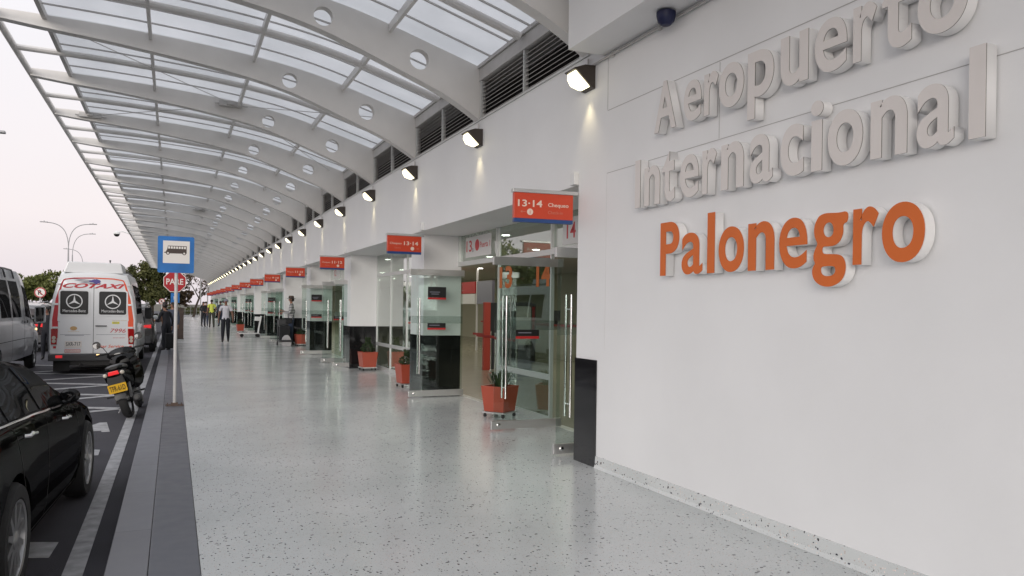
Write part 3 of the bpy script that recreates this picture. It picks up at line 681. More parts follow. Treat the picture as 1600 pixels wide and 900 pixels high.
# ------------------------------------------------------------------ hanging signs and their junction boxes
def hsign(i, y, nums, rz=0, first=False):
    lab = f'red hanging check-in sign reading {nums.replace("·", "-")}, {ORD[i]} sign along the wall'
    r = empty('hanging_sign', (XW - .02, y, 2.51), rz, lab, 'sign', 'red check-in signs hanging along the wall')
    w0, w1 = (-.70, -.045) if first else (-.625, -.03)
    MB().box(w0, w1, -.03, .03, .03, .295).build('red_panel', 'red', r, bevel=.003)
    MB().box(w0 + .001, w1 - .001, -.0305, .0305, -.01, .029).build('blue_strip', 'blue', r)
    MB().box(w0 - .015, .015, -.035, .035, .297, .335).build('header_bar', 'alu', r, bevel=.003)
    T = frame((0, -.0315, 0), (1, 0, 0), (0, 0, 1)); W = w1 - w0
    if first:
        put_text(nums, 'numbers', 'whitetext', r, T, w0 + .06 * W, w0 + .47 * W, .150, .222, .002, off=.02)
        put_text('Chequeo', 'word', 'whitetext', r, T, w0 + .57 * W, w0 + .92 * W, .148, .200, .002, off=.01)
        put_text('Check-in', 'faded_word', 'fadedtext', r, T, w0 + .57 * W, w0 + .82 * W, .085, .118, .002)
        p = MB(); plate(p, T, disc(w0 + .265 * W, .098, .034), 0, .002); p.build('round_symbol', 'whitetext', r)
        put_text('i', 'symbol', 'red', r, frame((0, -.034, 0), (1, 0, 0), (0, 0, 1)), w0 + .26 * W, w0 + .27 * W, .078, .118, .001)
        p = MB(); plate(p, T, [(w0 + .10 * W, .098), (w0 + .135 * W, .112), (w0 + .135 * W, .101), (w0 + .19 * W, .101), (w0 + .19 * W, .095), (w0 + .135 * W, .095), (w0 + .135 * W, .084)], 0, .002); p.build('arrow', 'fadedtext', r)
    else:
        put_text('Chequeo', 'word', 'whitetext', r, T, w0 + .07 * W, w0 + .41 * W, .140, .185, .002)
        put_text(nums, 'numbers', 'whitetext', r, T, w0 + .48 * W, w0 + .90 * W, .140, .205, .002, off=.02)
        put_text('Check-in', 'faded_word', 'fadedtext', r, T, w0 + .20 * W, w0 + .38 * W, .080, .105, .002)
        p = MB(); plate(p, T, disc(w0 + .73 * W, .085, .032), 0, .002); p.build('round_symbol', 'whitetext', r)
        p = MB(); plate(p, T, [(w0 + .92 * W, .085), (w0 + .89 * W, .098), (w0 + .89 * W, .088), (w0 + .84 * W, .088), (w0 + .84 * W, .082), (w0 + .89 * W, .082), (w0 + .89 * W, .072)], 0, .002); p.build('arrow', 'fadedtext', r)
    return r
NUMS = ['13·14', '13·14', '11·12', '11·12', '9·10', '9·10', '7·8', '7·8', '5·6', '5·6', '3·4', '3·4', '1·2', '1·2']
YS = [7.22, 12.72] + [19.2 + 6.28 * k for k in range(12)]
for i, (n, y) in enumerate(zip(NUMS, YS)):
    hsign(i, y, n, R(-6) if i == 0 else 0, i == 0)
    jb = MB(); jb.box(-.055, 0, -.05, .05, 0, .13, 0); jb = jb.build('junction_box', 'white', loc=(XW, y + .03, 2.925), bevel=.006)
    tag(jb, f'small white junction box on the wall above the {ORD[i]} red hanging sign', 'junction box', 'junction boxes above the signs')

# ------------------------------------------------------------------ raised lettering
XF = 3.83
def spelled(word, rows, facem, base, kindword):
    seen = {}
    tot = {c: sum(1 for r in rows if r[0] == c) for c, *_ in rows}
    for c, yl, yr, z0, z1 in rows:
        seen[c] = seen.get(c, 0) + 1
        which = f'{ORD[seen[c]-1]} letter {c}' if tot[c] > 1 else f'letter {c}'
        lab = f'{kindword} raised {which} in the word {word} on the white wall'
        if c == 'g':
            me, me2 = gmesh(.004), gmesh(XW - .028 - XF)
        else:
            off = {'e': .010, 'a': .012, 'g': .01}.get(c, .020)
            me = fit(text_mesh(c, off=off, res=10), 0, yl - yr, z0, z1, .004); me2 = fit(text_mesh(c, off=off, res=10), 0, yl - yr, z0, z1, XW - .028 - XF)
            for q in (me, me2): q.transform(frame((0, 0, 0), (0, -1, 0), (0, 0, 1)))
            for v in me2.vertices: v.co.x += .096 - (.028 - 0) + .002 - .0  # return runs back from behind the face
            for v in me.vertices: v.co.x += .0
        o = empty('letter', (XF, yl, 0), 0, lab, 'letter', f'raised letters of the word {word}')
        # shift vertex x ranges precisely: face X 0..0.004, return 0.006..0.085 behind it
        xs = [v.co.x for v in me.vertices]; a, b = min(xs), max(xs)
        for v in me.vertices: v.co.x = 0 if v.co.x < (a + b) / 2 else .004
        xs = [v.co.x for v in me2.vertices]; a, b = min(xs), max(xs)
        cy = sum(v.co.y for v in me2.vertices) / len(me2.vertices); cz = (z0 + z1) / 2
        for v in me2.vertices: v.co.x = .009 if v.co.x < (a + b) / 2 else XW - XF - .014
        f = bpy.data.objects.new('face', me); me.materials.clear(); me.materials.append(M[facem]); COL.objects.link(f); f.parent = o
        s = bpy.data.objects.new('side_return', me2); me2.materials.clear(); me2.materials.append(M['letterside']); COL.objects.link(s); s.parent = o
        if facem == 'lettergrey':
            me3 = me.copy(); me3.transform(Matrix.Translation((.0045, 0, 0))); me3.materials.clear(); me3.materials.append(M['edge'])
            t = bpy.data.objects.new('gap_shade', me3); COL.objects.link(t); t.parent = s  # dark layer stands for the shade in the gap between face and return
GO = [(3.786, 2.201), (3.763, 2.229), (3.715, 2.241), (3.664, 2.238), (3.6, 2.232), (3.531, 2.238), (3.531, 2.169), (3.571, 2.159), (3.566, 2.115), (3.575, 2.081), (3.596, 2.046), (3.637, 2.026), (3.688, 2.025), (3.73, 2.027), (3.737, 2.009), (3.734, 1.99), (3.72, 1.978), (3.659, 1.975), (3.595, 1.969), (3.563, 1.948), (3.547, 1.915), (3.544, 1.872), (3.557, 1.83), (3.583, 1.799), (3.628, 1.775), (3.683, 1.765), (3.74, 1.774), (3.784, 1.797), (3.814, 1.835), (3.819, 1.876), (3.808, 1.902), (3.791, 1.921), (3.806, 1.943), (3.809, 1.973), (3.797, 2.009), (3.776, 2.041), (3.776, 2.054), (3.799, 2.091), (3.806, 2.129), (3.803, 2.166)]
GH = [[(3.728, 2.144), (3.714, 2.169), (3.686, 2.181), (3.658, 2.173), (3.644, 2.144), (3.643, 2.115), (3.654, 2.091), (3.684, 2.082), (3.713, 2.093), (3.727, 2.118)],
      [(3.747, 1.892), (3.723, 1.9), (3.639, 1.898), (3.625, 1.883), (3.625, 1.861), (3.638, 1.844), (3.666, 1.834), (3.717, 1.837), (3.742, 1.855)]]
def gmesh(depth):
    cu = bpy.data.curves.new('g', 'CURVE'); cu.dimensions = '2D'; cu.fill_mode = 'BOTH'; cu.extrude = depth / 2
    for pts in [GO] + GH:
        # chaikin smoothing
        q = [(3.82 - p[0], p[1]) for p in pts]
        for _ in range(2):
            r = []
            for a, b in zip(q, q[1:] + q[:1]): r += [(.75 * a[0] + .25 * b[0], .75 * a[1] + .25 * b[1]), (.25 * a[0] + .75 * b[0], .25 * a[1] + .75 * b[1])]
            q = r
        sp = cu.splines.new('POLY'); sp.points.add(len(q) - 1)
        for p, c in zip(sp.points, q): p.co = (c[0], c[1], 0, 1)
        sp.use_cyclic_u = True
    me = curve_mesh(cu, 'g', None, None, None); me.transform(frame((0, 0, 0), (0, -1, 0), (0, 0, 1))); return me
a0, b0, c0 = 3.145, 2.525, 1.897
spelled('Aeropuerto', [('A', 5.66, 5.345, a0, 3.57), ('e', 5.235, 5.01, a0, 3.475), ('r', 4.97, 4.80, a0, 3.475), ('o', 4.79, 4.51, a0, 3.48), ('p', 4.465, 4.20, 3.0, 3.485),
        ('u', 4.13, 3.88, a0, 3.49), ('e', 3.82, 3.56, a0, 3.49), ('r', 3.51, 3.34, a0, 3.49), ('t', 3.30, 3.10, a0, 3.58), ('o', 3.06, 2.76, a0, 3.48)], 'lettergrey', a0, 'grey')
spelled('Internacional', [('I', 5.95, 5.87, b0, 2.955), ('n', 5.80, 5.565, b0, 2.87), ('t', 5.525, 5.35, b0, 2.95), ('e', 5.27, 5.03, b0, 2.875), ('r', 4.98, 4.81, b0, 2.875), ('n', 4.75, 4.50, b0, 2.875),
        ('a', 4.43, 4.20, b0, 2.875), ('c', 4.12, 3.91, b0, 2.875), ('i', 3.845, 3.745, b0, 2.985), ('o', 3.70, 3.43, b0, 2.875), ('n', 3.37, 3.12, b0, 2.875), ('a', 3.055, 2.83, b0, 2.875), ('l', 2.745, 2.655, b0, 3.01)], 'lettergrey', b0, 'grey')
spelled('Palonegro', [('P', 5.54, 5.275, c0, 2.35), ('a', 5.235, 4.965, c0, 2.235), ('l', 4.904, 4.817, c0, 2.37), ('o', 4.765, 4.483, c0, 2.24), ('n', 4.436, 4.17, c0, 2.245),
        ('e', 4.12, 3.865, c0, 2.24), ('g', 3.82, 3.531, 1.765, 2.24), ('r', 3.49, 3.305, c0, 2.245), ('o', 3.278, 2.996, c0, 2.245)], 'orange', c0, 'orange')

# ------------------------------------------------------------------ vehicles
def interp(st, y):
    if y <= st[0][0]: return st[0][1:]
    for a, b in zip(st, st[1:]):
        if y <= b[0]:
            t = (y - a[0]) / (b[0] - a[0]); t2 = t * t * (3 - 2 * t) * .5 + t * .5
            return [p + (q - p) * t2 for p, q in zip(a[1:], b[1:])]
    return st[-1][1:]
def ring_car(p):
    zb, wl, zbelt, wb, zt, wt = p; h = zbelt - zb
    return [(0, zb), (wl * .80, zb), (wl * .955, zb + .05), (wl * .985, zb + .22 * h), (wl, zb + .50 * h), (wl * .99, zb + .74 * h), ((wl + wb) / 2 + .005, zbelt - .05 * h - .015), (wb, zbelt),
            (wb + (wt - wb) * .5 + .012, zbelt + (zt - zbelt) * .5), (wt + (wb - wt) * .06, zt - .10 * (zt - zbelt) - .02), (wt * .93, zt - .015), (wt * .6, zt), (0, zt + .012)]
def ring_van(p):
    zb, wl, zbelt, wb, zt, wt = p; h = zbelt - zb
    return [(0, zb), (wl * .86, zb), (wl * .97, zb + .04), (wl, zb + .18 * h), (wl * 1.003, zb + .50 * h), (wl * 1.0, zb + .74 * h), ((wl + wb) / 2, zbelt - .02), (wb, zbelt),
            (wb + (wt - wb) * .42 + .012, zbelt + (zt - zbelt) * .5), (wt + (wb - wt) * .12, zt - .16 * (zt - zbelt)), (wt * .95, zt - .04), (wt * .6, zt), (0, zt + .012)]
class Car:
    def __init__(s, st, ringf): s.st = st; s.rf = ringf
    def P(s, y, u, side=1, off=0):
        r = s.rf(interp(s.st, y)); i = min(int(u), len(r) - 2); t = u - i
        x = r[i][0] + (r[i + 1][0] - r[i][0]) * t; z = r[i][1] + (r[i + 1][1] - r[i][1]) * t
        if off:
            dx = r[i + 1][0] - r[i][0]; dz = r[i + 1][1] - r[i][1]; l = math.hypot(dx, dz) or 1
            x += dz / l * off; z += -dx / l * off
        return (side * x, y, z)
    def shell(s, name, m, root, n=60, cut=[], extra=[]):
        y0, y1 = s.st[0][0], s.st[-1][0]; mb = MB(); ys = sorted(set([y0 + (y1 - y0) * i / n for i in range(n + 1)] + [a[0] for a in s.st])); vs = []; fs = []
        for y in ys:
            r = s.rf(interp(s.st, y)); ringp = [(x, y, z) for x, z in r] + [(-x, y, z) for x, z in r[-2:0:-1]]; vs += ringp
        m_ = len(ringp)
        for i in range(len(ys) - 1):
            for k in range(m_): fs.append((i * m_ + k, i * m_ + (k + 1) % m_, (i + 1) * m_ + (k + 1) % m_, (i + 1) * m_ + k))
        fs.append(tuple(range(m_))); fs.append(tuple(range((len(ys) - 1) * m_, len(ys) * m_))[::-1])
        mb.add(vs, fs); o = mb.build(name, m, root, smooth=True, sharp=40)
        cs = []
        for (y, z, r) in cut:
            c = MB(); c.tube([(-1.3, y, z), (1.3, y, z)], r, 32); cs.append(c.build('cut', m))
        if cs:
            rt = o.parent; o.parent = None; bool_diff(o, cs); o.parent = rt
            bm = bmesh.new(); bm.from_mesh(o.data)
            for f in bm.faces: f.smooth = True
            for e in bm.edges: e.smooth = not (len(e.link_faces) == 2 and e.calc_face_angle(0) > R(40))
            bm.to_mesh(o.data); bm.free()
        return o
    def patch(s, mb, ya0, yb0, ya1, yb1, u0, u1, off, side=1, nu=6, ny=8, th=.002, mi=0):
        """surface patch: at u0 it runs ya0..yb0, at u1 ya1..yb1"""
        for sgn in ((side,) if side else (1, -1)):
            vs = []; fs = []
            for j in range(nu + 1):
                t = j / nu; u = u0 + (u1 - u0) * t; a = ya0 + (ya1 - ya0) * t; b = yb0 + (yb1 - yb0) * t
                for i in range(ny + 1): vs.append(s.P(a + (b - a) * i / ny, u, sgn, off))
            k = (nu + 1) * (ny + 1)
            for j in range(nu + 1):
                t = j / nu; u = u0 + (u1 - u0) * t; a = ya0 + (ya1 - ya0) * t; b = yb0 + (yb1 - yb0) * t
                for i in range(ny + 1): vs.append(s.P(a + (b - a) * i / ny, u, sgn, off - th - .002))
            W = ny + 1
            for j in range(nu):
                for i in range(ny): fs.append((j * W + i, j * W + i + 1, (j + 1) * W + i + 1, (j + 1) * W + i))
            for i in range(ny): fs.append((i, i + 1, k + i + 1, k + i)); fs.append((nu * W + i, nu * W + i + 1, k + nu * W + i + 1, k + nu * W + i))
            for j in range(nu): fs.append((j * W, (j + 1) * W, k + (j + 1) * W, k + j * W)); fs.append((j * W + ny, (j + 1) * W + ny, k + (j + 1) * W + ny, k + j * W + ny))
            mb.add(vs, fs, mi)
def wheel(root, x, y, r, wd, rimr, spokes=10, simple=False):
    T = Matrix.Translation((x, y, r)) @ Matrix.Rotation(R(90 if x > 0 else -90), 4, 'Y')
    t = MB(); t.lathe([(rimr, -wd / 2), (r - .02, -wd / 2), (r, -wd / 2 + .03), (r, wd / 2 - .03), (r - .02, wd / 2), (rimr + .01, wd / 2), (rimr, wd / 2 - .01)], 36, T=T, cap=False)
    w_ = t.build('wheel', 'rubber', root, smooth=True)
    q = MB(); q.lathe([(rimr, wd / 2 - .004), (rimr - .015, wd / 2 - .01), (rimr - .025, wd / 2 - .05), (rimr - .03, -wd / 2 + .02)], 36, T=T, cap=False)
    for k in range(spokes):
        a = 2 * math.pi * k / spokes; c, s_ = math.cos(a), math.sin(a); h0, h1 = .024, .013
        pts = [(c * .03 - s_ * h0, s_ * .03 + c * h0), (c * (rimr - .015) - s_ * h1, s_ * (rimr - .015) + c * h1), (c * (rimr - .015) + s_ * h1, s_ * (rimr - .015) - c * h1), (c * .03 + s_ * h0, s_ * .03 - c * h0)]
        q.prism(pts, wd / 2 - .045, wd / 2 - .015, 'z', T=T)
    q.lathe([(.055, wd / 2 - .05), (.055, wd / 2 - .012), (.03, wd / 2 - .002), (0, wd / 2)], 20, T=T)
    q.build('rim', 'rim', w_, smooth=True)
    d = MB(); d.lathe([(rimr - .02, -wd / 2 + .05), (0, -wd / 2 + .05)], 24, T=T, cap=False); d.build('brake_shadow_plate', 'black', w_)
    return w_

# black sedan in the near lane
SD = [(0, .36, .72, .80, .68, .80, .60), (.05, .27, .80, .88, .75, .93, .68), (.25, .22, .86, .97, .81, 1.01, .72), (.7, .20, .885, 1.02, .83, 1.08, .66), (1.0, .19, .89, 1.01, .835, 1.17, .62), (1.5, .19, .895, .99, .84, 1.285, .60),
      (2.05, .19, .895, .96, .84, 1.325, .60), (2.6, .19, .895, .925, .83, 1.27, .60), (2.95, .19, .895, .90, .82, 1.13, .62), (3.35, .19, .89, .875, .81, .92, .68), (3.9, .20, .88, .80, .78, .86, .64), (4.3, .24, .83, .70, .72, .73, .56), (4.45, .36, .68, .60, .60, .62, .5)]
car = empty('parked_car', (-1.755, 4.31, G), R(-2.9), 'black sedan with silver alloy wheels parked nearest the camera along the kerb', 'car')
C1 = Car(SD, ring_car)
WR = .335
body = C1.shell('body', 'carblack', car, 80, [(1.0, WR, .385), (3.6, WR, .385)])
for y in (1.0, 3.6):
    for x in (.80, -.80): wheel(car, x, y, WR, .19, .235)
ar = MB()
for y in (1.0, 3.6):
    for k in range(1): ar.box(-.68, .68, y - .36, y + .36, .25, .72)
ar.build('wheel_well_liner', 'black', car)
for sd in (1, -1):
    gm = MB(); C1.patch(gm, 1.78, 1.82, 1.96, 1.98, 7.12, 9.05, .004, sd, 10, 1); 
    g1 = MB(); C1.patch(g1, 1.06, 1.80, 1.35, 1.92, 7.12, 9.05, .006, sd, 10, 10); g1.build('rear_side_window', 'carglass', car, smooth=True)
    g2 = MB(); C1.patch(g2, 1.88, 3.12, 2.0, 2.55, 7.12, 9.0, .006, sd, 10, 12); g2.build('front_side_window', 'carglass', car, smooth=True)
    g3 = MB(); C1.patch(g3, .62, 1.0, 1.02, 1.29, 7.2, 8.7, .006, sd, 8, 6); g3.build('quarter_window', 'carglass', car, smooth=True)
    tr = MB(); C1.patch(tr, .55, 3.2, .55, 3.2, 6.93, 7.04, .008, sd, 2, 24); tr.build('belt_trim', 'chrome', car, smooth=True)
    se = MB()
    for (a, b) in ((1.84, 1.90), (3.18, 3.05)): C1.patch(se, a, a + .007, b, b + .007, 2.2, 6.9, .0012, sd, 14, 1, .001)
    C1.patch(se, 1.28, 1.287, .98, .987, 2.6, 6.9, .0012, sd, 12, 1, .001); C1.patch(se, 1.05, 3.1, 1.05, 3.1, 2.15, 2.20, .0012, sd, 1, 20, .001)
    se.build('door_seam', 'dark', car)
    for yy in (1.22, 2.42):
        p = C1.P(yy, 5.75, sd, .03); q = C1.P(yy + .17, 5.75, sd, .03); h = MB()
        h.tube([C1.P(yy, 5.75, sd, .004), p, (p[0], (p[1] + q[1]) / 2, p[2] + .003), q, C1.P(yy + .17, 5.75, sd, .004)], .012, 8); h.build('door_handle', 'chrome', car, smooth=True)
    mr = MB(); p = C1.P(2.80, 7.1, sd); mr.ell((p[0] + sd * .045, p[1] + .03, p[2] + .055), (.075, .055, .058), 18); mr.tube([(p[0] - sd * .01, p[1], p[2]), (p[0] + sd * .08, p[1] + .02, p[2] + .04)], .025, 8)
    mm_ = mr.build('wing_mirror', 'carblack', car, smooth=True)
    mg = MB(); plate(mg, frame((p[0] + sd * .045, p[1] - .018, p[2] + .055), (1, 0, 0), (0, 0, 1)), disc(0, 0, .050, 20, .038), -.006, .003); mg.build('mirror_glass', 'carglass', mm_)
    tl = MB(); C1.patch(tl, .03, .30, .03, .22, 5.3, 6.9, .006, sd, 4, 5); tl.build('tail_light', 'taillight', car, smooth=True)
    hl_ = MB(); C1.patch(hl_, 4.05, 4.40, 4.1, 4.35, 5.6, 6.8, .006, sd, 4, 5); hl_.build('headlight', 'indicator', car, smooth=True)
ws = MB()
for sd in (1, -1): C1.patch(ws, 2.62, 3.28, 2.62, 3.28, 10.2, 12, .006, sd, 6, 10); 
ws.build('windscreen', 'carglass', car, smooth=True)
rs = MB()
for sd in (1, -1): C1.patch(rs, .80, 1.35, .80, 1.35, 10.2, 12, .006, sd, 6, 10)
rs.build('rear_window', 'carglass', car, smooth=True)

q = MB(); plate(q, frame((0, -.003, 0), (1, 0, 0), (0, 0, 1)), rrect(-.22, .22, .55, .68, .015), 0, .006); q.build('number_plate', 'yellow', car)
q = MB(); q.prism([(-.03, .30), (.06, .28), (.06, .50), (-.02, .50)], -.72, .72, 'x'); q.build('rear_bumper', 'bumper', car, bevel=.015)
def van_body(root, paint, length, side_windows=True):
    L_ = length
    st = [(0, .36, .90, 1.30, .905, 2.36, .70), (.05, .34, .935, 1.30, .93, 2.44, .74), (.35, .33, .945, 1.30, .935, 2.50, .76), (L_ - 2.4, .33, .945, 1.28, .935, 2.50, .76), (L_ - 1.75, .33, .945, 1.24, .93, 2.42, .74),
          (L_ - 1.3, .33, .945, 1.20, .92, 2.05, .72), (L_ - .85, .33, .945, 1.14, .90, 1.42, .74), (L_ - .5, .33, .94, 1.06, .86, 1.16, .70), (L_ - .15, .34, .90, .90, .80, .95, .62), (L_, .42, .80, .74, .70, .78, .55)]
    c = Car(st, ring_van)
    c.shell('body', paint, root, 70, [(L_ - .95, .34, .40), (1.35, .34, .40)])
    ar = MB()
    for y in (1.35, L_ - .95): ar.box(-.72, .72, y - .37, y + .37, .2, .8)
    ar.build('wheel_well_liner', 'black', root)
    for y in (1.35, L_ - .95):
        for x in (.83, -.83): wheel(root, x, y, .34, .20, .21, 6)
    return c
def star(mb, T, cx, cy, r, d0, d1):
    ring(mb, T, (cx, cy), r * .86, r, d0, d1)
    for k in range(3):
        a = R(90 + 120 * k); t = (cx + math.cos(a) * r * .9, cy + math.sin(a) * r * .9); w_ = r * .17
        for s_ in (1, -1):
            b = (cx + math.cos(a + R(60) * s_) * w_, cy + math.sin(a + R(60) * s_) * w_)
            plate(mb, T, [t, b, (cx, cy)] if s_ > 0 else [(cx, cy), b, t], d0 + .0001 * k, d1 + .0001 * (k + s_))
# white minibus with the red lettering
V = empty('minibus', (-1.765, 21.1, G), 0, 'white minibus with red stripes and COTAXI lettering stopped ahead of the motorcycle', 'minibus')
CV = van_body(V, 'carwhite', 6.4)
T = frame((0, -.001, 0), (1, 0, 0), (0, 0, 1))
def rp(name, m, pts, d0=.001, d1=.004, parent=V): mb = MB(); plate(mb, T, pts, d0, d1); return mb.build(name, m, parent)
ac = MB(); ac.prism([(-.66, 2.45), (.62, 2.45), (.57, 2.70), (-.57, 2.715)], .10, 1.9, 'y'); ac.build('roof_unit', 'carwhite', V, bevel=.02)
an = MB(); an.tube([(.32, .3, 2.7), (.32, .3, 2.76)], .012, 6); an.ell((.32, .3, 2.765), (.025, .025, .02), 8); an.build('aerial', 'black', V)
for s_, sd in ((-1, 'l'), (1, 'r')):
    # red side stripes follow the edge
    us = (4.2, 5, 6, 7, 7.5, 8, 8.5, 9, 9.4, 9.8, 10.2, 10.6, 11, 11.5, 12); ws_ = (.115, .12, .12, .11, .09, .062, .045, .034, .028, .028, .028, .028, .028, .028, .028)
    ed = [(s_ * CV.P(.0, u)[0], CV.P(0, u)[2]) for u in us]; outer = []; inn = []
    for i, (x, z) in enumerate(ed):
        xa, za = ed[max(i - 1, 0)]; xb, zb_ = ed[min(i + 1, len(ed) - 1)]; dx, dz = xb - xa, zb_ - za; l_ = math.hypot(dx, dz); nx, nz_ = -dz / l_ * s_, dx / l_ * s_
        if i == len(ed) - 1: nx, nz_ = 0, -1
        outer.append((x + nx * .035, z + nz_ * .035)); inn.append((x + nx * (.035 + ws_[i]), z + nz_ * (.035 + ws_[i])))
    mb = MB()
    for i in range(len(ed) - 1): plate(mb, T, [outer[i], outer[i + 1], inn[i + 1], inn[i]], .001 + .0002 * (s_ > 0), .0035 + .0002 * (s_ > 0))
    mb.build('red_side_stripe', 'decalred' if s_ < 0 else 'decalorange', V)
    tl = rp('tail_light_cluster', 'taillight', [(s_ * .885, .72), (s_ * .885, 1.09), (s_ * .755, 1.09), (s_ * .765, .72)][::s_], .004, .03)
    for (zz, mm) in ((.80, 'indicator'), (.88, 'indicator')):
        mb = MB(); plate(mb, T, disc(s_ * .825, zz, .042, 14), .03, .034); mb.build('lamp_lens', mm, tl)
    rp('corner_patch', 'decalwhite', [(s_ * .88, .60), (s_ * .88, .70), (s_ * .74, .70), (s_ * .74, .60)][::s_], .002, .005)
    rp('corner_red_patch', 'decalred', [(s_ * .84, .625), (s_ * .84, .68), (s_ * .78, .68), (s_ * .78, .625)][::s_], .0055, .007)
    for zz in (1.10, 1.66, 2.15):
        mb = MB(); mb.box(.745 if s_ > 0 else -.86, .86 if s_ > 0 else -.745, -.03, -.004, zz, zz + .045)
        if zz == 2.15: mb = MB(); mb.box(.70 if s_ > 0 else -.79, .79 if s_ > 0 else -.70, -.025, -.004, zz, zz + .03)
        mb.build('door_hinge', 'carwhite', V, bevel=.006)
    cx = -.41 if s_ < 0 else .41
    wn = rp('rear_window', 'black', rrect(cx - .295, cx + .295, 1.44, 2.0, .04), .002, .008)
    fr_ = MB(); outer = rrect(cx - .33, cx + .33, 1.405, 2.035, .07); innr = rrect(cx - .298, cx + .298, 1.437, 2.003, .042)
    for i in range(len(outer)): j = (i + 1) % len(outer); plate(fr_, T, [outer[i], outer[j], innr[j], innr[i]], .001, .0095)
    fr_.build('window_rim', 'carwhite', wn)
    mb = MB(); star(mb, T, cx, 1.755, .175, .0085, .0105); mb.build('window_emblem', 'decalwhite', wn)
    put_text('Mercedes-Benz', 'window_word', 'decalwhite', wn, T, cx - .24, cx + .24, 1.495, 1.56, .002).location = (0, -.0085, 0)
    rp('bumper_reflector', 'brakelit' , [(s_ * .78, .40), (s_ * .78, .465), (s_ * .64, .465), (s_ * .64, .40)][::s_], .075, .08)  # reflectors are no lamps; a faint red glow is put into their material
rp('door_split', 'dark', [(-.005, .50), (.004, .50), (.004, 2.30), (-.005, 2.30)], .001, .003)
for pp in ([(-.70, .95), (-.06, .95), (-.06, .958), (-.70, .958)], [(.06, .95), (.70, .95), (.70, .958), (.06, .958)], [(-.60, .93), (-.20, .93), (-.20, .94), (-.60, .94)]): rp('pressed_line', 'decalgrey', pp, .001, .002)
put_text('COTAXI', 'lettering', 'decalred', V, T, -.66, .68, 2.075, 2.19, .0035, off=.04, shear=.45)
sw = MB()
for k, (z, a, b) in enumerate(((2.285, -.52, -.05), (2.245, -.42, .0), (2.205, -.31, .04))): plate(sw, T, [(a, z + .01), (b, z - .035), (b, z - .015), (a + .1, z + .018)], .001, .0035)
sw.build('wing_emblem_streaks', 'decalgrey', V)
rp('wing_emblem', 'decalpurple', [(-.12, 2.24), (-.02, 2.285), (.06, 2.30), (.13, 2.27), (.15, 2.22), (.12, 2.235), (.14, 2.19), (.08, 2.20), (.06, 2.17), (.0, 2.205), (-.06, 2.22)], .0036, .005)
put_text('7996', 'fleet_number', 'decalred', V, T, .36, .70, 1.00, 1.10, .003, shear=.25)
put_text('Star Service', 'lettering', 'decalorange', V, T, .10, .66, .635, .705, .003, off=.01, shear=.25)
put_text('Servicio especial', 'small_lettering', 'decalred', V, T, .42, .68, .86, .89, .002, shear=.2)
put_text('TOTAL', 'small_lettering', 'decalgrey', V, T, -.80, -.70, 1.25, 1.275, .002)
y_ = rp('yellow_sticker', 'sticker_y', [(.40, 1.215), (.56, 1.215), (.56, 1.27), (.40, 1.27)], .001, .003); put_text('EMV', 'small_lettering', 'decalgrey', y_, T, .43, .52, 1.225, 1.26, .0015).location = (0, -.003, 0)
put_text('transporte especial', 'small_lettering', 'decalgold', V, T, .40, .72, 1.285, 1.31, .002)
rp('round_gold_emblem', 'decalgold', disc(-.42, 1.105, .075, 16, .05), .001, .003); put_text('cooperativa', 'small_lettering', 'decalgold', V, T, -.54, -.30, 1.02, 1.04, .002)
pl = rp('number_plate', 'signwhite', rrect(-.60, -.245, .64, .80, .012), .002, .010); put_text('SXR-717', 'plate_characters', 'black', pl, T, -.575, -.27, .685, .775, .002, off=.008).location = (0, -.0105, 0)
pl = rp('small_notice', 'decalred', [(-.60, .525), (-.27, .525), (-.27, .60), (-.60, .60)], .002, .006); rp2 = MB(); plate(rp2, T, [(-.588, .535), (-.282, .535), (-.282, .59), (-.588, .59)], .0062, .008); rp2.build('white_field', 'signwhite', pl)
put_text('SERVICIO', 'small_lettering', 'decalred', pl, T, -.57, -.30, .545, .58, .002).location = (0, -.0085, 0)
hd = MB(); hd.tube([(.05, -.01, 1.165), (.06, -.04, 1.165), (.27, -.04, 1.165), (.28, -.01, 1.165)], .013, 8); hd.build('door_handle', 'black', V, smooth=True)
bp_ = MB(); bp_.prism([(-.08, .33), (.12, .33), (.12, .50), (-.055, .50), (-.08, .47)], -.935, .935, 'x'); bp_.build('bumper', 'bumper', V, bevel=.012)
pk = MB(); pk.box(.08, .17, -.084, -.08, .44, .48); pk.build('lit_number_lamp', 'amber', V)
un = MB(); un.box(-.62, .62, .1, 6.0, .20, .36); un.tube([(-.28, -.02, .22), (-.28, .5, .22)], .03, 8); un.build('chassis', 'black', V)
for a_ in (-.84, .50): mf = MB(); mf.box(a_, a_ + .34, .03, .05, .08, .33); mf.build('mud_flap', 'rubber', V)
for sd in (1, -1):
    for a, b in ((.5, 1.5), (1.6, 2.7), (2.8, 3.9), (4.35, 5.1)):
        g = MB(); CV.patch(g, a, b, a, b - (.15 if a > 4 else 0), 7.25, 8.7, .004, sd, 6, 6); g.build('side_window', 'carglass', V, smooth=True)
    p = CV.P(5.15, 7.2, sd); m_ = MB(); m_.box(p[0] + sd * .05 if sd > 0 else p[0] - .25, p[0] + .25 if sd > 0 else p[0] - .05, 5.2, 5.3, 1.25, 1.60); m_.build('wing_mirror', 'black', V, bevel=.03)
    r2 = MB(); r2.tube([(sd * .66, .6, 2.52), (sd * .66, 4.0, 2.54)], .015, 8); r2.tube([(sd * .66, .6, 2.44), (sd * .66, .6, 2.53)], .012, 6); r2.build('roof_rail', 'black', V, smooth=True)
ww = MB()
for sd in (1, -1): CV.patch(ww, 4.75, 5.5, 4.75, 5.5, 10.2, 12, .006, sd, 6, 8)
ww.build('windscreen', 'carglass', V, smooth=True)

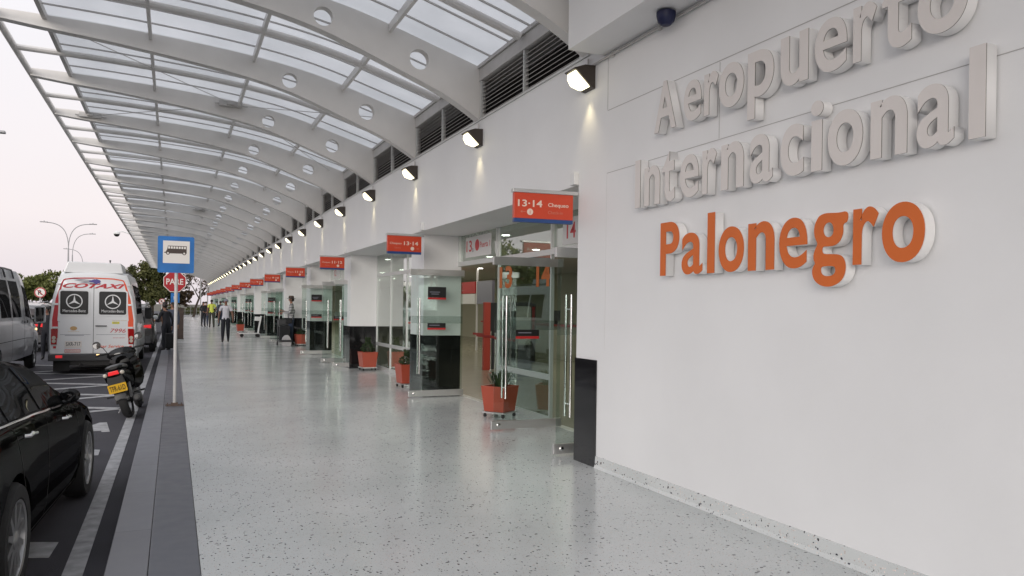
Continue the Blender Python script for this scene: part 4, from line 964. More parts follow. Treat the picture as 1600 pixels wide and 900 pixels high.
# silver minibus at the left edge
V2 = empty('minibus', (-4.26, 17.6, G), 0, 'silver minibus with dark side windows in the outer lane at the left edge', 'minibus')
C2 = van_body(V2, 'carsilver', 6.9)
for sd in (1, -1):
    for a, b in ((.5, 1.5), (1.65, 2.75), (2.95, 4.0)):
        g = MB(); C2.patch(g, a, b, a, b, 7.12, 8.75, .004, sd, 6, 6); gg = g.build('side_window', 'carglass', V2, smooth=True)
    g = MB(); C2.patch(g, 4.55, 5.55, 4.55, 5.15, 7.15, 8.6, .004, sd, 6, 6); g.build('front_door_window', 'carglass', V2, smooth=True)
    se = MB()
    for a in (2.82, 4.35, 5.62): C2.patch(se, a, a + .014, a, a + .014, 2.4, 8.9 if a < 5 else 7.0, .0015, sd, 12, 1, .001)
    C2.patch(se, .6, 5.6, .6, 5.6, 4.1, 4.16, .0015, sd, 1, 10, .001)
    se.build('door_seam', 'dark', V2)
    for a in (4.15, 4.52):
        h = MB(); p = C2.P(a, 5.9, sd, .02); h.box(min(p[0], p[0] + sd * .02), max(p[0], p[0] + sd * .02), a, a + .10, p[2] - .03, p[2] + .04); h.build('door_handle', 'black', V2, bevel=.008)
    for a in (2.6, 3.6): rr = MB(); rr.tube([C2.P(a + .25 * t, 8.9 + t * 2.6, sd, .03) for t in (0, .2, .4, .6, .8, 1)], .022, 6); rr.build('roof_bar', 'black', V2, smooth=True)
    p = C2.P(5.55, 7.2, sd); m_ = MB(); m_.prism(rrect(p[0] + sd * .06 if sd > 0 else p[0] - .30, p[0] + .30 if sd > 0 else p[0] - .06, 1.18, 1.62, .05), 5.6, 5.72, 'y'); m_.tube([(p[0] - sd * .02, 5.55, 1.3), (p[0] + sd * .1, 5.66, 1.3)], .02, 6); mm_ = m_.build('wing_mirror', 'carsilver', V2, bevel=.012)
    m_ = MB(); m_.prism(rrect(p[0] + sd * .09 if sd > 0 else p[0] - .27, p[0] + .27 if sd > 0 else p[0] - .09, 1.22, 1.58, .03), 5.594, 5.599, 'y'); m_.build('mirror_glass', 'carglass', mm_)
    am = MB(); p = C2.P(6.15, 5.5, sd, .004); am.ell((p[0], p[1], p[2]), (.02, .05, .03), 10); am.build('lit_side_indicator', 'amber', V2)
ww = MB()
for sd in (1, -1): C2.patch(ww, 5.25, 6.0, 5.25, 6.0, 10.2, 12, .006, sd, 6, 8)
ww.build('windscreen', 'carglass', V2, smooth=True)
for s_ in (-1, 1):
    Tq = frame((0, -.001, 0), (1, 0, 0), (0, 0, 1))
    q = MB(); plate(q, Tq, rrect(s_ * .41 - .29, s_ * .41 + .29, 1.42, 2.0, .05), .002, .008); q.build('rear_window', 'carglass', V2)
    q = MB(); plate(q, Tq, [(s_ * .88, .72), (s_ * .88, 1.08), (s_ * .76, 1.08), (s_ * .76, .72)][::s_], .004, .03); q.build('tail_light_cluster', 'taillight', V2)
q = MB(); plate(q, Tq, [(-.005, .5), (.005, .5), (.005, 2.3), (-.005, 2.3)], .001, .003); q.build('door_split', 'dark', V2)
q = MB(); q.prism([(-.08, .33), (.12, .33), (.12, .50), (-.055, .50), (-.08, .47)], -.935, .935, 'x'); q.build('bumper', 'bumper', V2, bevel=.012)
rk = MB()
for x in (-.6, .6): rk.tube([(x, .8, 2.66), (x, 2.3, 2.66)], .02, 8)
for y in (.9, 1.55, 2.2):
    rk.tube([(-.62, y, 2.66), (.62, y, 2.66)], .016, 8)
    for x in (-.6, .6): rk.tube([(x, y, 2.44), (x, y, 2.66)], .015, 6)
rk.build('roof_rack', 'galv', V2, smooth=True)

# grey SUV, other cars further on
SU = [(0, .40, .82, .98, .80, 1.30, .62), (.06, .32, .88, 1.02, .84, 1.50, .64), (.35, .26, .91, 1.04, .85, 1.62, .66), (1.2, .25, .92, 1.03, .86, 1.68, .68), (2.2, .25, .92, 1.01, .86, 1.69, .68), (2.8, .25, .92, 1.0, .85, 1.58, .67),
      (3.4, .25, .91, .98, .83, 1.06, .70), (4.1, .27, .88, .90, .78, .98, .62), (4.4, .36, .74, .72, .66, .76, .5)]
def suv(loc, rz, paint, label, cat='car'):
    r = empty('parked_car', loc, rz, label, cat); c = Car(SU, ring_car)
    c.shell('body', paint, r, 50, [(.85, .35, .41), (3.45, .35, .41)])
    ar = MB()
    for y in (.85, 3.45): ar.box(-.70, .70, y - .38, y + .38, .25, .78)
    ar.build('wheel_well_liner', 'black', r)
    for y in (.85, 3.45):
        for x in (.82, -.82): wheel(r, x, y, .35, .2, .23, 5)
    T = frame((0, -.002, 0), (1, 0, 0), (0, 0, 1))
    g = MB(); plate(g, frame((0, -.004, 0), (1, 0, 0), (0, .001, 1)), rrect(-.60, .60, 1.03, 1.27, .06), .0, .006); g.build('rear_window', 'carglass', r)
    for sd in (1, -1):
        g = MB(); C = c; C.patch(g, .35, 1.15, .55, 1.15, 7.15, 8.9, .005, sd, 6, 6); C.patch(g, 1.25, 2.05, 1.25, 2.05, 7.15, 8.9, .005, sd, 6, 6); C.patch(g, 2.12, 3.2, 2.12, 2.8, 7.15, 8.9, .005, sd, 6, 6); g.build('side_windows', 'carglass', r, smooth=True)
        t = MB(); t.prism([(sd * .80, .86), (sd * .80, .99), (sd * .48, .96), (sd * .50, .90)][::sd], -.012, .05, 'y'); t.build('tail_light', 'brakelit', r, bevel=.006)
        t = MB(); t.prism([(sd * .80, .46), (sd * .80, .54), (sd * .55, .53), (sd * .56, .48)][::sd], -.012, .03, 'y'); t.build('reflector', 'taillight', r)
        p = c.P(2.95, 7.1, sd); m_ = MB(); m_.ell((p[0] + sd * .13, 2.98, 1.08), (.12, .07, .085), 14); m_.build('wing_mirror', paint, r, smooth=True)
        rl = MB(); rl.tube([(sd * .60, .4, 1.68), (sd * .60, .6, 1.72), (sd * .60, 2.2, 1.74), (sd * .60, 2.5, 1.70)], .018, 6); rl.build('roof_rail', 'galv', r, smooth=True)
    p = MB(); plate(p, T, [(-.2, .62), (.2, .62), (.2, .74), (-.2, .74)], .0, .006); p.build('number_plate', 'yellow', r)
    b = MB(); b.prism([(-.05, .34), (.08, .34), (.08, .60), (-.03, .60)], -.80, .80, 'x'); b.build('bumper', 'bumper', r, bevel=.02)
    w_ = MB()
    for sd in (1, -1): c.patch(w_, 2.72, 3.35, 2.72, 3.35, 10.2, 12, .006, sd, 6, 8)
    w_.build('windscreen', 'carglass', r, smooth=True)
    return r
suv((-1.50, 29.6, G), 0, 'cargrey', 'dark grey hatchback with red tail lights just ahead of the white minibus')
suv((-1.75, 37.5, G), 0, 'carwhite', 'white car whose roof shows above the dark grey hatchback')
suv((-4.85, 30.5, G), 0, 'cardarkred', 'dark car with a red tail light seen between the two minibuses')
suv((-6.1, 43.5, G), R(180), 'carwhite', 'white car facing the camera, far off between the two minibuses')
suv((-7.7, 50, G), R(180), 'cargrey', 'grey car far along the outer lane behind the silver minibus')
suv((-1.9, 47, G), 0, 'cardarkred', 'dark car parked along the kerb beyond the white car roof')

# ------------------------------------------------------------------ motorcycle
MC = empty('motorcycle', (-.575, 12.97, G), 0, 'small black motorcycle with a yellow number plate leaning on its stand by the kerb', 'motorcycle')
MC.rotation_euler = Euler((0, R(-15), R(-4)), 'XYZ')
def bwheel(name, y, r, wd):
    T = Matrix.Translation((0, y, r)) @ Matrix.Rotation(R(90), 4, 'Y')
    t = MB(); t.lathe([(r - .07, -wd / 2 + .01), (r - .035, -wd / 2), (r - .012, -wd / 2 + .02), (r, -.015), (r, .015), (r - .012, wd / 2 - .02), (r - .035, wd / 2), (r - .07, wd / 2 - .01)], 32, T=T, cap=False)
    w_ = t.build(name, 'rubber', MC, smooth=True)
    q = MB(); q.lathe([(r - .068, -.035), (r - .085, 0), (r - .068, .035)], 32, T=T, cap=False)
    for k in range(6): a = 2 * math.pi * k / 6; q.tube([(0, y + math.cos(a) * .03, r + math.sin(a) * .03), (0, y + math.cos(a) * (r - .07), r + math.sin(a) * (r - .07))], .011, 6)
    q.tube([(-.06, y, r), (.06, y, r)], .03, 12); q.build('rim', 'rim', w_, smooth=True)
bwheel('wheel', 0, .30, .125); bwheel('wheel', 1.26, .29, .09)
def loft(name, m, secs, parent=MC, n=16):
    """secs: (y, zc, halfwidth, halfheight) elliptical sections along y"""
    mb = MB(); vs = []; fs = []
    for y, zc, a, b in secs:
        for k in range(n):
            t = 2 * math.pi * k / n; c, s_ = math.cos(t), math.sin(t)
            vs.append((a * math.copysign(abs(c) ** .75, c), y, zc + b * math.copysign(abs(s_) ** .75, s_)))
    for i in range(len(secs) - 1):
        for k in range(n): fs.append((i * n + k, i * n + (k + 1) % n, (i + 1) * n + (k + 1) % n, (i + 1) * n + k))
    fs += [tuple(range(n)), tuple(range((len(secs) - 1) * n, len(secs) * n))]
    return mb.add(vs, fs).build(name, m, parent, smooth=True)
loft('seat', 'black', [(-.30, .80, .06, .02), (-.24, .80, .12, .035), (0, .79, .135, .045), (.25, .765, .125, .045), (.48, .75, .09, .05), (.58, .76, .05, .04)])
loft('tail_fairing', 'carblack', [(-.40, .72, .07, .03), (-.34, .70, .145, .07), (-.15, .66, .17, .12), (.15, .60, .17, .16), (.40, .57, .15, .17), (.62, .60, .14, .15), (.80, .68, .14, .16), (.90, .74, .10, .12)])
loft('leg_shield', 'carblack', [(.74, .66, .12, .26), (.82, .66, .22, .32), (.92, .64, .24, .30), (1.0, .60, .12, .22)])
loft('engine', 'black', [(.15, .30, .06, .05), (.22, .30, .12, .09), (.45, .30, .13, .10), (.68, .32, .10, .09), (.75, .33, .04, .04)])
fd = MB(); vs = []; n = 12
for j in range(n + 1):
    a = R(80 + 95 * j / n); rr_ = .345
    for x in (-.078, -.05, 0, .05, .078): vs.append((x, math.cos(a) * rr_ , .30 + math.sin(a) * rr_ - (abs(x) / .078) ** 2 * .02))
fs = [(j * 5 + k, j * 5 + k + 1, (j + 1) * 5 + k + 1, (j + 1) * 5 + k) for j in range(n) for k in range(4)]
vs2 = [(x, y * 1.02, z + .006) for x, y, z in vs]; m0 = len(vs); fs += [tuple(i + m0 for i in f) for f in fs]
fd.add(vs + vs2, fs); fd.build('rear_mudguard', 'black', MC, smooth=True)
hg = MB(); hg.prism([(-.10, .70), (.10, .70), (.115, .58), (.10, .45), (-.10, .45), (-.115, .58)], -.375, -.345, 'y'); hg.build('plate_hanger', 'black', MC, bevel=.008)
tl = MB(); tl.prism([(-.075, .70), (.075, .70), (.065, .755), (-.065, .755)], -.41, -.36, 'y'); tl.build('tail_light', 'brakelit', MC, bevel=.010)
for sx in (-1, 1):
    b = MB(); b.ell((sx * .115, -.385, .715), (.032, .030, .030), 14); b.build('turn_signal', 'indicator', MC, smooth=True)
p_ = MB(); Tp = frame((0, -.385, .50), (1, 0, 0), (0, -.12, .99)); plate(p_, Tp, rrect(-.125, .125, -.065, .065, .012), 0, .004); p_ = p_.build('number_plate', 'yellow', MC)
put_text('TFR-61D', 'plate_characters', 'black', p_, Tp, -.105, .105, -.038, .04, .003, off=.008).location = (0, -.0045, 0)
ex = MB(); ex.tube([(.10, .55, .22), (.15, .35, .20), (.17, .15, .24)], .02, 10); ex.tube([(.17, .18, .245), (.18, .05, .265), (.185, -.16, .29), (.185, -.20, .295)], [.035, .058, .062, .045], 16); ex.build('exhaust', 'bumper', MC, smooth=True)
es_ = MB(); es_.lathe([(.105, -.02), (.11, .0), (.10, .018), (.04, .026), (0, .026)], 22, T=Matrix.Translation((.215, -.02, .265)) @ Matrix.Rotation(R(90), 4, 'Y')); es_.build('exhaust_shield', 'black', MC, smooth=True)
sh = MB(); sh.tube([(.185, -.20, .295), (.185, -.212, .297)], .03, 14); sh.build('exhaust_tip', 'black', MC)
cc = MB(); cc.box(-.13, -.095, -.05, .45, .24, .36); cc.build('chain_cover', 'black', MC, bevel=.012)
for sx in (-1, 1):
    q = MB(); q.tube([(sx * .10, .0, .30), (sx * .115, -.03, .62)], .022, 10); q.build('shock_absorber', 'galv', MC, smooth=True)
    q = MB(); q.tube([(sx * .10, .25, .34), (sx * .27, .22, .35)], .014, 8); q.build('foot_peg', 'rubber', MC, smooth=True)
    q = MB(); q.tube([(sx * .06, .98, .78), (sx * .065, 1.26, .29)], .02, 10); q.build('fork_leg', 'galv', MC, smooth=True)
    q = MB(); q.tube([(sx * .22, .86, 1.00), (sx * .36, .80, 1.0)], .018, 10); q.build('grip', 'rubber', MC, smooth=True)
    q = MB(); q.tube([(sx * .24, .90, 1.0), (sx * .34, .87, .985)], .006, 6); q.build('brake_lever', 'steel', MC, smooth=True)
    q = MB(); q.tube([(sx * .19, .87, 1.0), (sx * .23, .86, 1.10), (sx * .29, .85, 1.15)], .006, 6)
    q.tube([(sx * .31, .875, 1.165), (sx * .31, .855, 1.165)], .06, 18); q = q.build('mirror', 'black', MC, smooth=True)
    g = MB(); g.lathe([(.054, .0), (0, .002)], 18, T=frame((sx * .31, .853, 1.165), (1, 0, 0), (0, .1, 1))); g.build('mirror_glass', 'carglass', q)
ft = MB(); ft.tube([(.04, .80, .10 + .2), (.10, .95, .5)], .02, 8); 
q = MB(); q.tube([(-.22, .87, 1.0), (0, .90, .96), (.22, .87, 1.0)], .014, 10); q.build('handlebar', 'black', MC, smooth=True)
q = MB(); q.ell((0, .90, .95), (.22, .13, .10), 18); q.build('headlight_cowl', 'carblack', MC, smooth=True)
q = MB(); plate(q, frame((0, .825, .985), (1, 0, 0), (0, .6, .8)), disc(0, 0, .085, 18, .05), 0, .008); q.build('instrument_dial', 'steel', MC)
q = MB(); q.tube([(-.08, .50, .25), (-.20, .55, .08), (-.265, .56, .005)], .012, 8); q.box(-.30, -.24, .53, .59, -.012, .0); q.build('side_stand', 'galv', MC, smooth=True)
q = MB(); vs = []
for j in range(9):
    a = R(30 + 110 * j / 8)
    for x in (-.05, 0, .05): vs.append((x, 1.26 + math.cos(a) * .33, .29 + math.sin(a) * .33))
q.add(vs, [(j * 3 + k, j * 3 + k + 1, (j + 1) * 3 + k + 1, (j + 1) * 3 + k) for j in range(8) for k in range(2)]); q.build('front_mudguard', 'carblack', MC, smooth=True)

# ------------------------------------------------------------------ signs on poles
BS = empty('bus_stop_sign', (.035, 13.2, 0), 0, 'blue bus stop sign with a bus pictogram on a white pole at the kerb', 'sign')
p = MB(); p.tube([(0, 0, .01), (0, 0, 2.6)], .026, 14); p.build('pole', 'polewhite', BS, smooth=True)
p = MB(); p.box(-.13, .13, -.10, .10, 0, .012); p.box(-.05, .05, -.035, .035, .012, .045)
for a in (-.1, .1):
    for b in (-.07, .07): p.tube([(a, b, .012), (a, b, .035)], .009, 6)
p.build('base_plate', 'rust', BS)
T = frame((.0, -.030, 0), (1, 0, 0), (0, 0, 1))
p = MB(); plate(p, T, rrect(-.27, .255, 2.085, 2.655, .025), 0, .003); bo = p.build('blue_board', 'bluesign', BS)
p = MB(); plate(p, T, [(-.195, 2.235), (.19, 2.235), (.19, 2.585), (-.195, 2.585)], .0035, .0045); wf = p.build('white_field', 'signwhite', bo)
pb = MB(); z0 = 2.40
plate(pb, T, [(-.165, z0 - .005), (-.18, z0 - .005), (-.18, z0 + .004), (-.155, z0 + .012), (-.135, z0 + .055), (.145, z0 + .055), (.145, z0), (.15, z0 - .005), (.13, z0 - .012), (-.15, z0 - .012)], .005, .006)
plate(pb, T, [(-.135, z0 + .055), (-.125, z0 + .108), (.145, z0 + .108), (.145, z0 + .055)], .005, .006)
for cx in (-.125, .11): plate(pb, T, disc(cx, z0 - .008, .027), .0062, .0072)
pb = pb.build('bus_pictogram', 'pict', wf)
pw = MB()
for k in range(7): a = -.122 + k * .038; plate(pw, T, [(a, z0 + .062), (a + .028, z0 + .062), (a + .028, z0 + .098), (a, z0 + .098)], .0065, .0075)
for cx in (-.125, .11): plate(pw, T, disc(cx, z0 - .008, .014), .0076, .0086)
pw.build('pictogram_windows', 'signwhite', wf)

SP = empty('stop_sign', (.035, 31, 0), 0, 'red octagonal PARE stop sign behind the bus stop pole', 'sign')
p = MB(); p.tube([(0, .03, 0), (0, .03, 2.75)], .03, 10); p.build('pole', 'galv', SP, smooth=True)
T = frame((0, -.002, 2.415), (1, 0, 0), (0, 0, 1)); 
def octo(r): return [(r / math.cos(R(22.5)) * math.cos(R(22.5 + 45 * k)), r / math.cos(R(22.5)) * math.sin(R(22.5 + 45 * k))) for k in range(8)]
p = MB(); plate(p, T, octo(.385), 0, .004); p = p.build('white_rim', 'signwhite', SP)
q = MB(); plate(q, T, octo(.362), .0045, .006); q.build('red_face', 'stopred', p)
put_text('PARE', 'lettering', 'signwhite', p, T, -.29, .29, -.11, .11, .002, off=.02).location = (0, -.007, 0)
p = MB(); plate(p, T, [(-.13, -.78), (.17, -.78), (.17, -.42), (-.13, -.42)], 0, .004); p = p.build('blue_plate', 'bluesign', SP)
put_text('L', 'symbol', 'signwhite', p, T, -.03, .05, -.66, -.54, .002).location = (0, -.005, 0)
def nopark(loc, zc, r, label):
    o = empty('no_parking_sign', loc, 0, label, 'sign', 'round no parking signs')
    p = MB(); p.tube([(0, .02, 0), (0, .02, zc + r)], .028, 8); p.build('pole', 'polewhite', o, smooth=True)
    T = frame((0, -.012, zc), (1, 0, 0), (0, 0, 1)); f = MB(); plate(f, T, disc(0, 0, r, 28), 0, .004); f = f.build('white_disc', 'signwhite', o)
    q = MB(); ring(q, T, (0, 0), r * .80, r * .985, .0045, .007); w = r * .07; a = R(-45); c, s_ = math.cos(a), math.sin(a)
    plate(q, T, [(-c * r * .8 + s_ * w, -s_ * r * .8 - c * w), (c * r * .8 + s_ * w, s_ * r * .8 - c * w), (c * r * .8 - s_ * w, s_ * r * .8 + c * w), (-c * r * .8 - s_ * w, -s_ * r * .8 + c * w)], .0075, .0085)
    q.build('red_ring', 'stopred', f); put_text('R', 'symbol', 'black', f, T, -r * .36, r * .36, -r * .45, r * .45, .002, off=.03).location = (0, -.0045, 0)
nopark((-6.15, 45, G), 2.20, .26, 'round no parking sign on a white pole above the cars between the minibuses')
nopark((-.76, 60, 0), 1.75, .20, 'small distant round no parking sign just left of the PARE sign')

# ------------------------------------------------------------------ street lamps
def lamp(loc, h, arms, label):
    o = empty('street_lamp', loc, 0, label, 'street lamp', 'curved-arm street lamps over the road')
    p = MB(); p.tube([(0, 0, 0), (0, 0, h * .55), (0, 0, h * .74)], [.11, .08, .06], 12); p.build('pole', 'galv', o, smooth=True)
    for s_ in arms:
        L_ = 2.3; pts = [(s_ * L_ * t ** 1.9 , 0, h * .74 + (h * .26) * (1 - (1 - t) ** 2.6)) for t in [k / 12 for k in range(13)]]
        a = MB(); a.tube(pts, .038, 8); a = a.build('arm', 'galv', o, smooth=True)
        e = pts[-1]; q = MB(); q.box(min(e[0] - s_ * .55, e[0] + s_ * .1), max(e[0] - s_ * .55, e[0] + s_ * .1), -.12, .12, e[2] - .03, e[2] + .05); q.box(e[0] - s_ * .25 - .04, e[0] - s_ * .25 + .04, -.04, .04, e[2] + .05, e[2] + .14); q.build('lamp_head', 'galv', o, bevel=.02)
lamp((-9.33, 85, G), 9.35, (-1, 1), 'tall street lamp with two curved arms behind the white minibus')
lamp((-11.0, 104, G), 9.9, (1,), 'street lamp with a single arm curving right beside the double lamp')
lamp((-11.6, 122, G), 9.1, (-1,), 'lower distant street lamp with an arm curving left behind the double one')
lamp((-7.55, 30, G), 7.3, (1,), 'street lamp whose head just enters the left edge of the picture')

# dome camera on the canopy edge
pc = empty('dome_camera', (-2.5, 52, 5.80), 0, 'white dome camera on a bracket hanging off the outer canopy edge', 'dome camera')
q = MB(); q.tube([(0, 0, 0), (-.35, 0, .12), (-.62, 0, .08)], .03, 8); q.build('bracket', 'white', pc, smooth=True)
q = MB(); q.lathe([(.05, .10), (.17, .04), (.19, -.06), (.17, -.08)], 20, T=Matrix.Translation((-.68, 0, .02))); q.build('housing', 'white', pc, smooth=True)
q = MB(); q.ell((-.68, 0, -.07), (.155, .155, .14), 18); q.build('dome', 'black', pc, smooth=True)

# ------------------------------------------------------------------ planters
def planter(loc, rz, label, ht, kind, seed):
    random.seed(seed)
    o = empty('planter', loc, rz, label, 'planter', 'red planters on castered trays')
    p = MB(); a, b, z0, z1 = .165, .205, .085, .46
    v = [(-a, -a, z0), (a, -a, z0), (a, a, z0), (-a, a, z0), (-b, -b, z1), (b, -b, z1), (b, b, z1), (-b, b, z1)]; c = b - .025
    v += [(-c, -c, z1), (c, -c, z1), (c, c, z1), (-c, c, z1), (-c, -c, z1 - .05), (c, -c, z1 - .05), (c, c, z1 - .05), (-c, c, z1 - .05)]
    f = [(0, 3, 2, 1)] + [(i, (i + 1) % 4, 4 + (i + 1) % 4, 4 + i) for i in range(4)] + [(4 + i, 4 + (i + 1) % 4, 8 + (i + 1) % 4, 8 + i) for i in range(4)] + [(8 + i, 8 + (i + 1) % 4, 12 + (i + 1) % 4, 12 + i) for i in range(4)] + [(12, 13, 14, 15)]
    p.add(v, f); p.build('pot', 'pot', o, bevel=.006)
    MB().box(-c, c, -c, c, z1 - .047, z1 - .03).build('soil', 'soil', o)
    t = MB(); t.box(-.19, .19, -.19, .19, .062, .082)
    for x in (-.155, .155):
        for y in (-.155, .155):
            w_ = MB(); w_.tube([(x - .012, y, .025), (x + .012, y, .025)], .024, 12); w_.box(x - .02, x + .02, y - .012, y + .012, .045, .062); w_.build('caster', 'rubber', o)
    t.build('tray', 'alu', o)
    pts = []
    if kind == 'spiky':
        me = MB()
        for k in range(70):
            az = random.uniform(0, 6.28); ln = random.uniform(.6, 1) * ht; sp_ = random.uniform(.1, .75) * ht; r0 = random.uniform(0, .1)
            d = Vector((math.cos(az), math.sin(az), 0)); s_ = Vector((-d.y, d.x, 0)) * .011
            P0 = d * r0 + Vector((0, 0, z1 - .03)); P1 = P0 + d * sp_ * .5 + Vector((0, 0, ln * .7)); P2 = P0 + d * sp_ + Vector((0, 0, ln * .9 - sp_ * .25))
            me.add([P0 - s_, P0 + s_, P1 + s_ * .9, P2, P1 - s_ * .9], [(0, 1, 2, 4), (4, 2, 3)])
        me.build('plant', 'plant', o)
    else:
        for k in range(700):
            z = random.uniform(0, 1); r = .17 * math.sin(min(1, z * 1.25 + .25) * math.pi * .9) * random.uniform(.5, 1) + .02; az = random.uniform(0, 6.28)
            pts.append((math.cos(az) * r, math.sin(az) * r, z1 + z * ht))
        leaf_mesh(pts, .022, 'plant', 'plant', o)
        q = MB(); q.tube([(0, 0, z1 - .05), (.01, 0, z1 + ht * .7)], .012, 6); q.build('stem', 'bark', o)
planter((4.43, 10.45, 0), R(35), 'dark red planter with a spiky plant right beneath the nearest door handle', .34, 'spiky', 3)
planter((4.30, 14.9, 0), R(4), 'red planter half hidden behind the open glass door at the first pillar', .28, 'bush', 4)
planter((4.48, 19.1, 0), R(4), 'bright red planter with a rounded bush against the second black pillar base', .36, 'bush', 5)
planter((4.62, 31.2, 0), R(4), 'small red planter beside the luggage of the man in the hat', .2, 'bush', 6)
planter((3.55, 47.0, 0), R(4), 'faded red planter far down the wall behind the luggage trolley', .3, 'bush', 7)

# ------------------------------------------------------------------ luggage trolleys, bags
def trolley(loc, rz, label, dark=False):
    o = empty('luggage_trolley', loc, rz, label, 'trolley', 'airport luggage trolleys'); m = 'bumper' if dark else 'white'
    p = MB(); p.box(-.52, .42, -.24, .24, .17, .20); p.prism([(-.62, .23), (-.52, .17), (-.52, .20), (-.60, .26)], -.22, .22, 'y'); p.build('platform', 'white' if not dark else 'bumper', o, bevel=.008)
    for x, y in ((-.40, 0), (.34, .22), (.34, -.22)):
        w_ = MB(); w_.tube([(x, y - .02, .085), (x, y + .02, .085)], .085, 16); w_.build('wheel', 'rubber', o, smooth=True)
    p = MB()
    for y in (-.2, .2): p.tube([(.36, y, .18), (.42, y, .60), (.50, y, 1.02)], .02, 8)
    p.tube([(.39, -.2, .45), (.39, .2, .45)], .014, 8); p.tube([(.50, -.27, 1.03), (.50, .27, 1.03)], .024, 10); p.build('upright_frame', m, o, smooth=True)
    p = MB(); p.prism([(.20, .82), (.46, .80), (.50, 1.0), (.22, 1.02)], -.2, .2, 'y'); p.build('basket', m, o, bevel=.01)
    p = MB(); p.prism([(.36, .3), (.40, .3), (.455, .78), (.415, .78)], -.12, .12, 'y'); p.build('back_panel', m, o)
    return o
trolley((3.50, 40.0, 0), 0, 'empty white luggage trolley standing side-on by the wall')
trolley((4.02, 31.4, 0), R(90), 'dark luggage trolley loaded with a black bag beside the man in the hat', True)
b = MB(); b.prism(rrect(-.20, .20, .21, .80, .05), -.17, .17, 'y'); b = b.build('black_suitcase', 'bagblack', loc=(4.02, 31.35, 0), bevel=.02); tag(b, 'black bag standing on the dark trolley', 'bag')
b = MB(); b.prism([(-.16, 0), (.16, 0), (.19, .20), (.12, .36), (.05, .44), (-.06, .43), (-.15, .34), (-.19, .18)], -.09, .09, 'y'); b = b.build('shopping_bag', 'bagwhite', loc=(4.06, 31.0, 0), bevel=.03); tag(b, 'white shopping bag on the floor in front of the man in the hat', 'bag')
bo = empty('standing_board', (.26, 37.8, 0), 0, 'dark brown upright board standing at the kerb behind the bus stop pole', 'board')
MB().box(-.17, .17, -.03, .03, .02, 1.42).build('board', 'wood', bo, bevel=.006); q = MB(); q.box(-.19, .19, -.05, .05, 0, .03); q.build('foot', 'black', bo)

